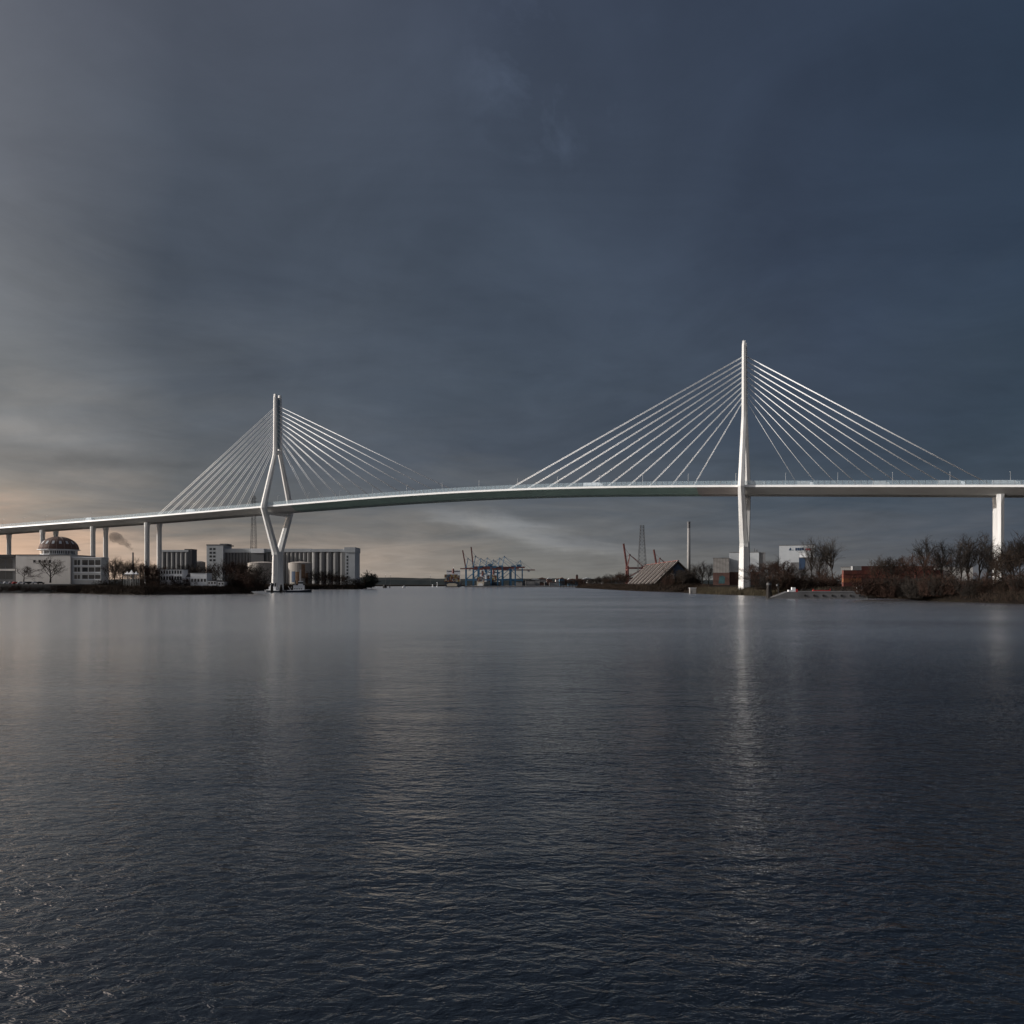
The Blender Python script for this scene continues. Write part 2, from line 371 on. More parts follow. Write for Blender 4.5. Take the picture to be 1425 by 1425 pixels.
def hills():
    rg = random.Random(5); m = MB(); n = 240; vs = []; fs = []
    for i in range(n+1):
        x = -6000+12000*i/n; ph = i*.11
        top = 40+5*math.sin(ph*.7)+4*math.sin(ph*2.3+1)+rg.uniform(-1.5, 1.5)-max(0, x)*.004
        for (y, z) in ((4700, -2), (4760, top*.62), (4950, top*.9), (5300, top), (7000, top*.8)):
            vs.append((x, y, z))
    for i in range(n):
        for k in range(4): a = i*5+k; fs.append((a, a+5, a+6, a+1))
    m.add(vs, fs); tag(m.build('hills', 'hill'), kind='structure')
hills()

# ------------------------------------------------------------------ the bridge
AX = math.atan2(-.3887, .9215); LX, LY = -227., 778.
PROF = [(-720, 63.5), (-480, 69.6), (-373, 72.2), (-258, 74.9), (-155, 77.5), (-60, 80.4), (0, 82.3), (60, 84.1), (120, 85.7), (180, 86.7), (225, 86.9),
        (280, 86.4), (340, 84.9), (400, 82.7), (460, 80.1), (530, 76.8), (602, 73.4), (760, 65.8)]
def dz(s):
    for (a, za), (b, zb), i in zip(PROF, PROF[1:], range(99)):
        if a <= s <= b:
            pm = PROF[max(0, i-1)]; pn = PROF[min(len(PROF)-1, i+2)]
            ma = (zb-pm[1])/(b-pm[0])*(b-a); mb = (pn[1]-za)/(pn[0]-a)*(b-a); t = (s-a)/(b-a)
            return (2*t**3-3*t*t+1)*za+(t**3-2*t*t+t)*ma+(-2*t**3+3*t*t)*zb+(t**3-t*t)*mb
    return PROF[-1][1]
def bpt(s, wv, z):
    c, sn = math.cos(AX), math.sin(AX)
    return (LX+s*c-wv*sn, LY+s*sn+wv*c, z)
bridge = thing('cable_stayed_bridge', (LX, LY, 0), 'white cable-stayed road bridge with two diamond pylons spanning the river', 'bridge', rz=AX)
SPAN = 437.4; W = 17.2
S = [x*10. for x in range(-70, 75)]
def sect(m, prof, s0, s1, step=10.):
    n = max(1, int((s1-s0)/step)); ss = [s0+(s1-s0)*i/n for i in range(n+1)]
    m.loft([[(s, y, dz(s)+z) for y, z in prof] for s in ss])
GIRD = [(-16.6, -1.45), (16.6, -1.45), (16.2, -1.9), (8.5, -5.9), (-8.5, -5.9), (-16.2, -1.9)]
m = MB(); sect(m, GIRD, -700, 28); m.build('concrete_girder', 'grey_girder', bridge)
m = MB(); sect(m, GIRD, SPAN-33, SPAN-2.003); m.build('transition_girder', 'brown_girder', bridge)['label'] = 'brownish girder piece beside the right pylon'
m = MB(); sect(m, GIRD, 28.003, SPAN-33.003); m.build('steel_girder', 'green_girder', bridge)['label'] = 'green painted steel girder of the main span'
m = MB(); sect(m, GIRD, SPAN-2, 740); m.build('concrete_girder', 'grey_girder', bridge)
m = MB(); sect(m, [(-16.3, -1.448), (-16.3, -.35), (16.3, -.35), (16.3, -1.448)], -700, 740); m.build('roadway', 'asphalt', bridge)
for sg in (-1, 1):
    m = MB(); sect(m, [(sg*16.305, -1.6), (sg*17.5, -1.45), (sg*17.1, .05), (sg*16.8, .1), (sg*16.305, .1)][::sg], -700, 740); m.build('edge_fascia', 'fascia', bridge)
    m = MB(); sect(m, [(sg*16.62, .104), (sg*16.62, 3.2), (sg*16.58, 3.2), (sg*16.58, .104)], -700, 740); o = m.build('wind_barrier', 'barrier', bridge)
    m = MB()
    for i in range(0, 360): s = -698+i*4.; m.box(s-.06, s+.06, sg*16.7-.05, sg*16.7+.05, dz(s)+.1, dz(s)+3.2)
    m2 = m.build('barrier_post', 'steel', bridge); m2['kind'] = 'stuff'; m2.name = 'barrier_posts'
def hexr(a, c, b, cx, cw, z):
    return [(cx, cw-b, z), (cx+a, cw-c, z), (cx+a, cw+c, z), (cx, cw+b, z), (cx-a, cw+c, z), (cx-a, cw-c, z)]
def pylon(s0):
    p = MB(); p.loft([hexr(4.3, 4.2, 7.0, s0, 0, -4), hexr(3.35, 3.4, 5.9, s0, 0, 38.5)])
    base = p.build('pylon', 'white', bridge)
    p = MB(); p.lathe([(9.2, -3), (9.2, 1.4), (8.6, 1.9)], 24, (s0, 0)); p.build('pile_cap', 'cdark', base)
    for sg in (-1, 1):
        l = MB()
        l.loft([hexr(3.2, 2.2, 3.3, s0, sg*2.4, 36), hexr(3.1, 2.1, 3.2, s0, sg*3.0, 38.6), hexr(2.25, 2.0, 3.05, s0, sg*20, 80), hexr(2.2, 1.9, 3.0, s0, sg*19.6, 83),
                hexr(1.75, 1.3, 2.1, s0, sg*3.8, 133), hexr(1.65, 1.1, 1.9, s0, sg*3.5, 138), hexr(1.45, 1.0, 1.7, s0, sg*3.3, 187.5),
                hexr(1.1, .9, 1.2, s0, sg*3.2, 191.2)])
        l.build('pylon_leg', 'white', base)
    x = MB(); x.box(s0-1.1, s0+1.1, -2.2, 2.2, 139, 186.5); x.build('anchor_box', 'anchor_blue', base)
    x = MB(); x.box(s0-1.3, s0+1.3, -2.3, 2.3, 186.6, 188.2); x.build('cross_tie', 'white', base)
    x = MB(); x.box(s0-1.35, s0+1.35, -2.6, 2.6, 133.5, 137); x.build('cross_tie', 'white', base)
    x = MB(); x.box(s0-1.9, s0+1.9, -17.2, 17.2, dz(s0)-8.1, dz(s0)-6.0); x.build('cross_beam', 'white', base)
    return base
for s0, sg in ((0, 1), (SPAN, -1)):
    pylon(s0)
    for i in range(10):
        zt = 147+3.7*i
        for dirn, a0, st in ((sg, 39.5, 17.7), (-sg, 39.5, 13.2 if sg > 0 else 14.0)):
            s = s0+dirn*(a0+st*i)
            for wv in (-1.25, 1.25):
                c = MB(); c.tube((s0+dirn*1.0, wv*.8, zt), (s, wv, dz(s)-.5), (.17+.012*i) if sg > 0 else (.135+.009*i), n=8); c.build('stay_cable', 'cable', bridge, True)
for s0, near in ((-161, 8), (-239, 8), (-317, 8), (-395, 8), (-473, 8), (-551, 8), (603.4, 8), (690, 8)):
    for wv in (-8, 8):
        zt = dz(s0)-5.9; c = MB()
        c.loft([hexr(1.95, 1.5, 2.6, s0, wv, 2), hexr(1.95, 1.5, 2.6, s0, wv, zt-6), hexr(2.2, 2.2, 3.0, s0, wv, zt+.6)])
        c.build('pier_column', 'white', bridge)
bpy_update()
# lamp posts on the deck
def lamp_post():
    t = thing('street_lamp', (0, 0, 0), 'slim grey lamp post standing along the bridge deck behind the wind barrier', 'street lamp', 'lamp posts along the bridge deck', AX)
    p = MB(); p.tube((0, 0, -.3), (0, 0, 8.6), .13, .08, 8); p.build('pole', 'steel', t)
    p = MB(); p.tube((0, 0, 8.55), (0, 1.6, 8.95), .06, .05, 6); p.build('arm', 'steel', t)
    p = MB(); p.loft([[(-.22, 1.4, 8.85), (.22, 1.4, 8.85), (.22, 2.4, 8.95), (-.22, 2.4, 8.95)], [(-.18, 1.45, 9.05), (.18, 1.45, 9.05), (.15, 2.35, 9.1), (-.15, 2.35, 9.1)]]); p.build('lamp_head', 'lens', t)
    return t
l0 = lamp_post()
for i in range(29):
    s = -372+i*35.; t = l0 if i == 0 else copy_tree(l0)
    if i == 0: bpy_update()
    t.location = bpt(s, -16.0, dz(s)-.05)

# vehicles -------------------------------------------------------------
def car(paint, loc, rz, label, group=None, cat='car'):
    t = thing('car', loc, label, cat, group, rz)
    b = MB()
    pr = [(-2.1, .35), (2.1, .35), (2.2, .75), (1.15, .95), (.5, 1.45), (-1.2, 1.47), (-1.95, 1.0), (-2.15, .9)]
    b.loft([[(x, -.86, z) for x, z in pr], [(x, .86, z) for x, z in pr]]); b.build('body', paint, t)
    for sg in (-1, 1):
        g = MB(); g.add([(-1.15, sg*.865, 1.0), (.95, sg*.865, 1.0), (.45, sg*.865, 1.38), (-1.1, sg*.865, 1.4)], [(0, 1, 2, 3)]); g.build('side_window', 'glass', t)
    g = MB(); g.add([(1.16, -.75, .97), (1.16, .75, .97), (.54, .7, 1.44), (.54, -.7, 1.44)], [(0, 1, 2, 3)]); g.build('windscreen', 'glass', t)
    for x in (-1.3, 1.3):
        for sg in (-1, 1):
            wv = MB(); wv.tube((x, sg*.7, .33), (x, sg*.9, .33), .33, n=12); wv.build('wheel', 'tyre', t)
    return t
def truck(body, cab, loc, rz, label, L_=11., H=3.9):
    t = thing('truck', loc, label, 'truck', None, rz)
    b = MB(); b.box(-L_/2, L_/2-2.6, -1.25, 1.25, 1.0, H); b.build('cargo_box', body, t)
    b = MB(); b.loft([[(L_/2-2.4, y, .5), (L_/2, y, .5), (L_/2, y, 1.9), (L_/2-.35, y, 3.1), (L_/2-2.4, y, 3.3)] for y in (-1.2, 1.2)]); b.build('cab', cab, t)
    g = MB(); g.add([(L_/2+.02, -1.05, 1.95), (L_/2+.02, 1.05, 1.95), (L_/2-.3, 1.05, 3.0), (L_/2-.3, -1.05, 3.0)], [(0, 1, 2, 3)]); g.build('windscreen', 'glass', t)
    b = MB(); b.box(-L_/2+.2, L_/2-.3, -.5, .5, .55, .98); b.build('chassis', 'dark_steel', t)
    for x in (-L_/2+1.2, -L_/2+2.5, L_/2-1.3):
        for sg in (-1, 1):
            wv = MB(); wv.tube((x, sg*.85, .5), (x, sg*1.2, .5), .5, n=12); wv.build('wheel', 'tyre', t)
    return t
def on_deck(s, wv): return bpt(s, wv, dz(s)-.345)
def pitch(o, s): o.rotation_euler = (0, -math.atan2(dz(s+4)-dz(s-4), 8), AX); return o
for kind, s, wv, a, b, lab in [
    ('t', -97, -12, 'bwhite', 'bwhite', 'white box truck near the lowest left stay cables of the bridge'),
    ('c', -192, -12, 'red', 0, 'red car on the left approach above the paired columns'),
    ('c', -186, -8, 'bwhite', 0, 'white car just ahead of the red car on the left approach'),
    ('c', -345, -12, 'black', 0, 'black car at the far left end of the approach viaduct'),
    ('t', -238, -12, 'silver', 'blue', 'silver truck with blue cab on the left approach viaduct'),
    ('c', -142, -12, 'bwhite', 0, 'white car behind the box truck on the left side span'),
    ('c', 57, -12, 'red', 0, 'red car on the deck just right of the left pylon'),
    ('t', 322, -12, 'bwhite', 'bwhite', 'long white truck under the cables left of the right pylon'),
    ('c', 424, -12, 'red', 0, 'red car on the deck just left of the right pylon'),
    ('c', 431, -12, 'bwhite', 0, 'white car between the red car and the right pylon'),
    ('t', 448, -12, 'bwhite', 'silver', 'white van-like truck on the deck just right of the right pylon'),
    ('t', 481, -8, 'silver', 'bwhite', 'silver truck below the steepest cables of the right side span'),
    ('t', 531, -8, 'silver', 'silver', 'grey truck in the middle of the right side span'),
    ('t', 574, -12, 'silver', 'bwhite', 'tall pale lorry beneath the outermost right stay cable'),
    ('t', 606, -12, 'silver', 'silver', 'pale lorry above the twin pier columns at the right edge')]:
    o = car(a, on_deck(s, wv), 0, lab) if kind == 'c' else truck(a, b, on_deck(s, wv), 0, lab, 16. if s in (574, 322, 606) else 11.)
    pitch(o, s)

# ------------------------------------------------------------------ vegetation
def branch(mb, rg, p, d, L_, r, n, sides, up=.12, wig=.18):
    pts = [(p.copy(), r)]
    for i in range(n):
        d = (d+Vector((rg.gauss(0, wig), rg.gauss(0, wig), rg.gauss(0, wig*.6)+up))).normalized()
        p = p+d*(L_/n); pts.append((p.copy(), max(.015, r*(1-.75*(i+1)/n))))
    for (a, ra), (b, rb) in zip(pts, pts[1:]): mb.tube(a, b, ra, rb, sides, None, False)
    return pts
def side_dir(rg, d, ang):
    o = d.orthogonal().normalized(); o.rotate(Matrix.Rotation(rg.uniform(0, 6.283), 3, d))
    return (d*math.cos(ang)+o*math.sin(ang)).normalized()
def tree_proto(seed, H, spread, counts, trunk_m, twig_m, low=.3, up=.10, twig_r=.05, pollard=False):
    rg = random.Random(seed); T = MB(); C = MB()
    tr = branch(T, rg, Vector((0, 0, -.5)), Vector((rg.uniform(-.08, .08), rg.uniform(-.08, .08), 1)), H*(.55 if not pollard else .42), H*.022, 6, 7, .3, .07)
    def at_t(pts, t):
        f = t*(len(pts)-1); i = min(int(f), len(pts)-2); return pts[i][0].lerp(pts[i+1][0], f-i), pts[i][1], (pts[i+1][0]-pts[i][0]).normalized()
    for a in range(counts[0]):
        t = low+(1-low)*(a+rg.random()*.6)/counts[0]; t = min(1, t) if not pollard else min(1, .75+.25*rg.random())
        p, r, d = at_t(tr, t)
        L1 = H*(.52-.12*t)*rg.uniform(.8, 1.15)
        b1 = branch(T, rg, p, side_dir(rg, d, spread*rg.uniform(.6, 1.2)), L1, max(.06, H*.009), 4, 5, up, .15)
        for b in range(counts[1]):
            p, r, d = at_t(b1, .25+.75*(b+rg.random()*.7)/counts[1])
            L2 = L1*rg.uniform(.42, .62)
            b2 = branch(C, rg, p, side_dir(rg, d, rg.uniform(.4, .85)), L2, max(.045, H*.0042), 3, 3, up*.8, .18)
            for c in range(counts[2]):
                p, r, d = at_t(b2, .2+.8*(c+rg.random()*.8)/counts[2])
                L3 = L2*rg.uniform(.4, .62)
                b3 = branch(C, rg, p, side_dir(rg, d, rg.uniform(.4, .9)), L3, twig_r*1.3, 2, 3, up*.5, .2)
                for e in range(counts[3]):
                    p, r, d = at_t(b3, .15+.85*(e+rg.random())/counts[3])
                    branch(C, rg, p, side_dir(rg, d, rg.uniform(.35, .9)), L3*rg.uniform(.4, .75), twig_r*.7, 1, 3, .02, .2)
    return T.mesh('trunk', trunk_m), C.mesh('crown', twig_m), H
def bush_proto(seed, H, rad, stems, m, leaf=None):
    rg = random.Random(seed); T = MB(); C = MB()
    for i in range(stems):
        a = rg.uniform(0, 6.283); rr = rad*math.sqrt(rg.random())*.6
        p = Vector((math.cos(a)*rr, math.sin(a)*rr, -.3)); out = Vector((math.cos(a), math.sin(a), 0))*rg.uniform(.1, .6)
        b = branch(T, rg, p, (out+Vector((0, 0, 1))).normalized(), H*rg.uniform(.55, 1.0), .07, 3, 4, .05, .16)
        for k in range(9):
            q = b[rg.randrange(0, 4)][0]; d = side_dir(rg, Vector((0, 0, 1)), rg.uniform(.3, 1.15))
            b2 = branch(C, rg, q, d, H*rg.uniform(.18, .36), .05, 2, 3, .06, .2)
            for j in range(5):
                q2 = b2[rg.randrange(0, 3)][0]; d2 = side_dir(rg, d, rg.uniform(.3, 1.0)); L2 = H*rg.uniform(.08, .2)
                branch(C, rg, q2, d2, L2, .035, 1, 3, 0, .2)
                if leaf:
                    for n in range(7):
                        c = q2+d2*L2*rg.random()+Vector((rg.gauss(0, .25), rg.gauss(0, .25), rg.gauss(0, .25)))
                        u = Vector((rg.gauss(0, 1), rg.gauss(0, 1), rg.gauss(0, 1))).normalized(); v = u.orthogonal().normalized(); s = rg.uniform(.12, .26)
                        C.add([c-u*s, c+v*s*.6, c+u*s, c-v*s*.6], [(0, 1, 2, 3)])
    return T.mesh('stems', m if not leaf else 'bark'), C.mesh('twigs' if not leaf else 'foliage', leaf or m), H
TREES = [tree_proto(11, 18, .75, (8, 6, 5, 4), 'bark', 'twig', .3, .12),
         tree_proto(12, 20, .6, (9, 6, 5, 4), 'bark', 'twig3', .28, .16),
         tree_proto(13, 16, .95, (8, 7, 5, 4), 'bark', 'twig2', .3, .08),
         tree_proto(14, 22, .5, (10, 6, 5, 4), 'bark2', 'twig', .2, .2),
         tree_proto(15, 17, .8, (9, 6, 6, 4), 'bark2', 'twig3', .25, .1),
         tree_proto(16, 24, .42, (9, 7, 5, 3), 'bark2', 'twig_pale', .2, .22, .032, True)]
BUSHES = [bush_proto(21, 6, 3.6, 26, 'twig'), bush_proto(22, 5, 4.2, 26, 'twig2'), bush_proto(23, 7, 3.6, 26, 'twig3'), bush_proto(24, 5, 3.8, 22, 'twig', 'leaf')]
VR = random.Random(77)
def plant(name, proto, loc, h, label, cat, group, wide=1.0, parts=('trunk', 'crown')):
    t = thing(name, loc, label, cat, group, VR.uniform(0, 6.283)); k = h/proto[2]; t.scale = (k*wide, k*wide, k)
    for me, pn in zip(proto[:2], parts):
        o = bpy.data.objects.new(pn, me); COL.objects.link(o); o.parent = t
    return t
def tree(px, d, top, base, label, group, ti=None, wide=1.0, name='bare_tree'):
    """px bearing, d distance, top/base heights read off the photo"""
    zb = gz(base, d) if base else 6.3
    return plant(name, TREES[VR.randrange(5) if ti is None else ti], (gx(px, d), d, zb), gz(top, d)-zb, label, 'tree', group, wide)
def bush(px, d, z, h, label, group, bi=None, wide=1.2):
    return plant('bare_bush' if bi != 3 else 'evergreen_bush', BUSHES[VR.randrange(3) if bi is None else bi], (gx(px, d), d, z), h, label, 'bush', group, wide, ('stems', 'twigs' if bi != 3 else 'foliage'))

# right bank: tall row
for px, d, top, ti in [(1222, 440, 776, 0), (1236, 455, 772, 2), (1249, 445, 774, 4), (1262, 470, 770, 2), (1277, 440, 768, 2), (1287, 480, 752, 1), (1298, 460, 766, 2), (1312, 445, 756, 1),
                       (1325, 470, 770, 0), (1338, 440, 756, 1), (1350, 455, 749, 3), (1362, 470, 746, 1), (1373, 445, 757, 4), (1386, 420, 772, 0), (1397, 455, 764, 2), (1406, 440, 754, 4), (1418, 425, 746, 0), (1431, 440, 748, 1), (1446, 420, 744, 4)]:
    tree(px+VR.uniform(-1.5, 1.5), d, top, None, 'tall bare winter tree in the dense row along the right riverbank', 'bare trees in the row on the right bank', ti, 1.0)
tree(1410, 372, 762, None, 'dark spreading bare tree at the right edge, in front of the white house', None, 0, 1.15)
tree(1129, 590, 748, None, 'tall narrow bare tree in front of the dark blue-panelled building', None, 5, .8)
tree(1158, 585, 748, None, 'tall spreading bare tree with pale upright limbs right of the dark building', None, 5, 1.15)
tree(1141, 600, 762, None, 'middle-sized bare tree between the two tallest trees', None, 3, 1.)
for px, d, top in [(1052, 575, 782), (1062, 590, 781), (1072, 570, 779), (1084, 585, 777), (1094, 565, 778), (1104, 590, 786), (1116, 570, 787), (1147, 560, 790), (1170, 560, 797)]:
    tree(px, d, top, None, 'dark bare tree in the thicket right of the right pylon', 'bare trees in the thicket by the right pylon', VR.choice((0, 2, 4)), 1.25)
# right bank: scrub by the water
for i in range(58):
    px = 1203+i*4.2+VR.uniform(-2, 2); t = max(0, min(1, (px-1205)/225)); d = 408-t*62+VR.uniform(2, 20)
    bi = 3 if (VR.random() < (.0 if px < 1290 else .0)) else None
    bush(px, d, VR.uniform(1.2, 4.2), VR.uniform(5, 9.5), 'dark evergreen bush in the waterside scrub of the right bank' if bi == 3 else 'brown leafless bush in the waterside scrub of the right bank',
         'evergreen bushes on the right bank' if bi == 3 else 'leafless bushes on the right bank', bi)
for i in range(26):
    px = 1062+i*5.8+VR.uniform(-2, 2); bush(px, 525+VR.uniform(0, 25), VR.uniform(4, 6), VR.uniform(6, 10) if px < 1165 else VR.uniform(3.5, 5.5), 'brown leafless bush on the bank behind the grey barge', 'leafless bushes behind the barge')
for i in range(14):
    px = 905+i*4.5; bush(px, 880+VR.uniform(-12, 6), 3.5, VR.uniform(4, 7) if i < 6 else VR.uniform(10, 20), 'leafless bush below the gable of the big shed', 'leafless bushes at the big shed', None, 1.0)
for px, d, top in [(968, 860, 786), (978, 850, 783), (986, 870, 786), (950, 855, 792), (1000, 860, 798)]:
    tree(px, d, top, 815, 'small bare tree between the big shed and the grey blocks', 'bare trees right of the big shed', None, 1.1)
for i in range(9):
    px = 840+i*4.; tree(px, 1300+VR.uniform(-60, 60), 802-i*.6+VR.uniform(-2, 2), 817, 'distant bare tree on the low bank left of the big shed', 'distant trees left of the big shed', None, 1.5)
for i in range(16):
    px = 780+i*4.2; tree(px, 1600+VR.uniform(-40, 40), 807-(i*.25)+VR.uniform(-1.5, 1), 817.5, 'distant bare tree in the low row beside the far quay', 'distant trees beside the far quay', None, 1.6)
# left bank
for px, d, top, ti in [(152, 660, 784, 0), (160, 670, 778, 1), (169, 665, 776, 4), (178, 690, 780, 2), (197, 660, 781, 2), (205, 665, 782, 0), (213, 650, 783, 2), (221, 655, 784, 2), (190, 655, 783, 4), (234, 700, 786, 2), (247, 720, 787, 0), (258, 715, 783, 4), (270, 740, 787, 0), (282, 730, 790, 2)]:
    tree(px, d, top, None, 'bare brown tree in the thicket right of the domed building', 'bare trees right of the domed building', ti, 1.2)
for px, d, top, ti in [(292, 720, 786, 0), (301, 715, 782, 2), (310, 735, 780, 0), (318, 715, 778, 2), (326, 740, 779, 2), (334, 720, 780, 0), (342, 730, 783, 4), (351, 735, 786, 4), (360, 745, 790, 0)]:
    tree(px, d, top, None, 'bare brown tree in the thicket left of the left pylon', 'bare trees left of the left pylon', ti, 1.15)
tree(70, 726, 776, 810, 'lone dark bare tree in front of the pale windowless wall', None, 0, 1.7)
tree(33, 728, 786, 810, 'slender bare tree at the left corner of the pale wall', None, 2, 1.5)
for i in range(26):
    px = -6+i*5.8; bush(px, 716-i*1.2+VR.uniform(-2, 3), VR.uniform(.8, 3), VR.uniform(3, 5.2), 'low dark bush against the embankment wall below the parked cars', 'low bushes below the car park')
for i in range(30):
    px = 138+i*6.0+VR.uniform(-2, 2); d = (700-i*8) if i < 12 else 612+(i-12)*6
    bush(px, d+VR.uniform(4, 14), VR.uniform(1.6, 3.5), VR.uniform(5, 9), 'brown leafless bush along the waterline of the left bank', 'leafless bushes on the left bank')
for i in range(22):
    px = 205+i*7.4; bush(px, 668+VR.uniform(0, 40), 6.2, VR.uniform(4, 8) if 223 < px < 318 else VR.uniform(9, 14), 'leafless bush on top of the left bank near the white houses', 'leafless bushes near the white houses')
for px, d, top, ti in [(424, 1222, 801, 0), (432, 1230, 796, 2), (441, 1225, 792, 0), (449, 1230, 793, 4), (457, 1222, 797, 2), (465, 1228, 799, 2), (473, 1222, 798, 2), (481, 1230, 800, 0), (489, 1222, 804, 4), (497, 1228, 806, 2)]:
    tree(px, d, top, 818.5, 'distant bare tree below the long silo building', 'distant bare trees below the silos', ti, 1.6)
plant('round_bush', BUSHES[3], (gx(513, 1270), 1270, 4.), 18, 'large rounded dark bush alone at the tip of the left bank', 'bush', None, 1.1, ('stems', 'foliage'))
bush(502, 1250, 3.5, 11, 'low brown bush beside the large rounded bush', None, 0, 1.3)

# reeds: uncountable
def reeds():
    rg = random.Random(9); m = MB()
    pl = [(152, 690), (156, 640), (160, 605), (170, 560), (182, 532), (192, 515)]
    for i in range(9000):
        t = rg.random()*(len(pl)-1); k = int(t); a, b = pl[k], pl[k+1]; f = t-k
        inl = rg.random()**1.3*9; x = a[0]+(b[0]-a[0])*f+1.5+inl; y = a[1]+(b[1]-a[1])*f+rg.uniform(-3, 3)
        z = max(0, min(5.4, inl*.45)); h = rg.uniform(1.6, 3.4); lx, ly = rg.gauss(0, .5), rg.gauss(0, .5); wd = rg.uniform(.05, .13); an = rg.uniform(0, 3.14)
        cx, cy = math.cos(an)*wd, math.sin(an)*wd
        m.add([(x-cx, y-cy, z-.3), (x+cx, y+cy, z-.3), (x+lx, y+ly, z+h)], [(0, 1, 2)])
    tag(m.build('reeds', 'reed'), 'olive brown dry reeds fringing the bank around the right pylon', 'reeds', kind='stuff')
reeds()

def scrub(name, pts, n, seed, label, hmax, inland=(0, 16)):
    rg = random.Random(seed); m = MB()
    seg = [(a, b, math.hypot(b[0]-a[0], b[1]-a[1])) for a, b in zip(pts, pts[1:])]; tot = sum(q[2] for q in seg)
    for i in range(n):
        r = rg.random()*tot
        for a, b, l in seg:
            if r <= l: break
            r -= l
        f = r/l; c = [a[j]+(b[j]-a[j])*f for j in range(4)]; ln = math.hypot(c[2], c[3]); inl = rg.uniform(*inland)
        z = 0
        for (d0, z0), (d1, z1) in zip(ROWS, ROWS[1:]):
            if d0 <= inl <= d1: z = z0+(z1-z0)*(inl-d0)/(d1-d0)
        x, y = c[0]+c[2]/ln*inl, c[1]+c[3]/ln*inl
        h = rg.uniform(.4, 1)*hmax*min(1, .35+inl*.2); k = y/700
        for q in range(3):
            lx_, ly_ = rg.gauss(0, .6), rg.gauss(0, .6); wd = rg.uniform(.08, .22)*max(.6, k); an = rg.uniform(0, 3.14); cx, cy = math.cos(an)*wd, math.sin(an)*wd
            m.add([(x-cx, y-cy, z-.4), (x+cx, y+cy, z-.4), (x+lx_, y+ly_, z+h)], [(0, 1, 2)])
    tag(m.build(name, 'twig'), label, 'undergrowth', kind='stuff')
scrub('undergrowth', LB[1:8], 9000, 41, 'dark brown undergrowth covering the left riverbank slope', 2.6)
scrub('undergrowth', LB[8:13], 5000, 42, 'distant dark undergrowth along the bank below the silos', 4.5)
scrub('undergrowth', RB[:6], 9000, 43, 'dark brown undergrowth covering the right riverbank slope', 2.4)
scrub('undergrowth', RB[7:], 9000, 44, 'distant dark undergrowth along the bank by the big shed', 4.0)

# ------------------------------------------------------------------ buildings, left bank
def window(parent, x0, x1, z0, z1, y, glass='glass', frame='pale', name='window'):
    f = MB(); e = .18
    f.box(x0-e, x1+e, y-.10, y-.004, z0-e, z0); f.box(x0-e, x1+e, y-.10, y-.004, z1, z1+e); f.box(x0-e, x0, y-.10, y-.004, z0, z1); f.box(x1, x1+e, y-.10, y-.004, z0, z1)
    o = f.build(name, frame, parent)
    g = MB(); g.add([(x0, y-.03, z0), (x1, y-.03, z0), (x1, y-.03, z1), (x0, y-.03, z1)], [(0, 1, 2, 3)]); g.build('pane', glass, o)
    return o
# domed building: front plane at y=0 local, x to the right
DB = 752.; kx = F/DB
db = thing('domed_building', (gx(98, DB), DB, 7.), 'pale flat-roofed building with a ribbed brown dome and small square windows', 'building')
def lx(px): return (px-98)/kx
def lz(py): return gz(py, DB)-7.
b = MB(); b.box(lx(22), lx(98), 0, 45, -2, lz(772.5)); b.build('wall', 'beige', db)
b = MB(); b.box(lx(21.4), lx(98), -.5, 45.5, lz(772.5)+.004, lz(771.6)); b.build('roof', 'roof', db)
b = MB(); b.box(lx(98)+.003, lx(138.6), 3, 17, -2, lz(776.2)); wing = b.build('wing_wall', 'pale', db)
b = MB(); b.box(lx(98)+.003, lx(139.2), 2.2, 17.5, lz(776.2)+.004, lz(775.2)); b.build('roof', 'bwhite', db)
for i in range(4): window(db, lx(46.2+7.2*i), lx(49.6+7.2*i), lz(783), lz(779.3), 0, frame='beige')
for r_, (ya, yb) in enumerate(((786.3, 779), (795.6, 789.5), (805.6, 800))):
    for x0, x1 in ((101, 104.8), (105.6, 109), (112, 120), (121.2, 129), (130.2, 137.5)):
        window(wing, lx(x0), lx(x1), lz(ya), lz(yb), 3)
    s_ = MB(); s_.box(lx(99.5), lx(138.5), 2.45, 2.996, lz(ya)-1.25, lz(ya)-.25); s_.build('balcony_band', 'bwhite', wing)
cyd = 24; DD = DB+cyd; cxd = gx(82, DD)-gx(98, DB); rd = 25*DD/F
def lz(py, d=None): return gz(py, d or DD)-7.
b = MB(); b.lathe([(rd*.93, gz(771.6, DB)-7+.05), (rd*.93, lz(765.8))], 16, (cxd, cyd)); drum = b.build('dome_drum', 'bwhite', db)
b = MB(); b.lathe([(rd*1.07, lz(765.8)+.004), (rd*1.07, lz(765.0))], 16, (cxd, cyd)); b.build('cornice', 'bwhite', drum)
for i in range(16):
    a = math.pi*(1+(i+.5)/16); ra = rd*.93*math.cos(math.pi/16)
    for da in (-.045, .045):
        ca, sa = math.cos(a+da), math.sin(a+da); g = MB(); px_, py_ = cxd+ca*(ra+.25), cyd+sa*(ra+.25); tx, ty = -sa*.45, ca*.45
        if i % 1 == 0: g.add([(px_-tx, py_-ty, lz(771.2)), (px_+tx, py_+ty, lz(771.2)), (px_+tx, py_+ty, lz(767)), (px_-tx, py_-ty, lz(767))], [(0, 1, 2, 3)]); g.build('drum_window', 'glass', drum)
hd = lz(746.8)-lz(765)
prof = [(rd*math.cos(t), lz(765)+.008+hd*math.sin(t)) for t in [i*math.pi/2/9 for i in range(9)]]+[(.3, lz(746.8))]
b = MB(); b.lathe(prof, 32, (cxd, cyd)); dome = b.build('dome', 'roof_red', db, True)
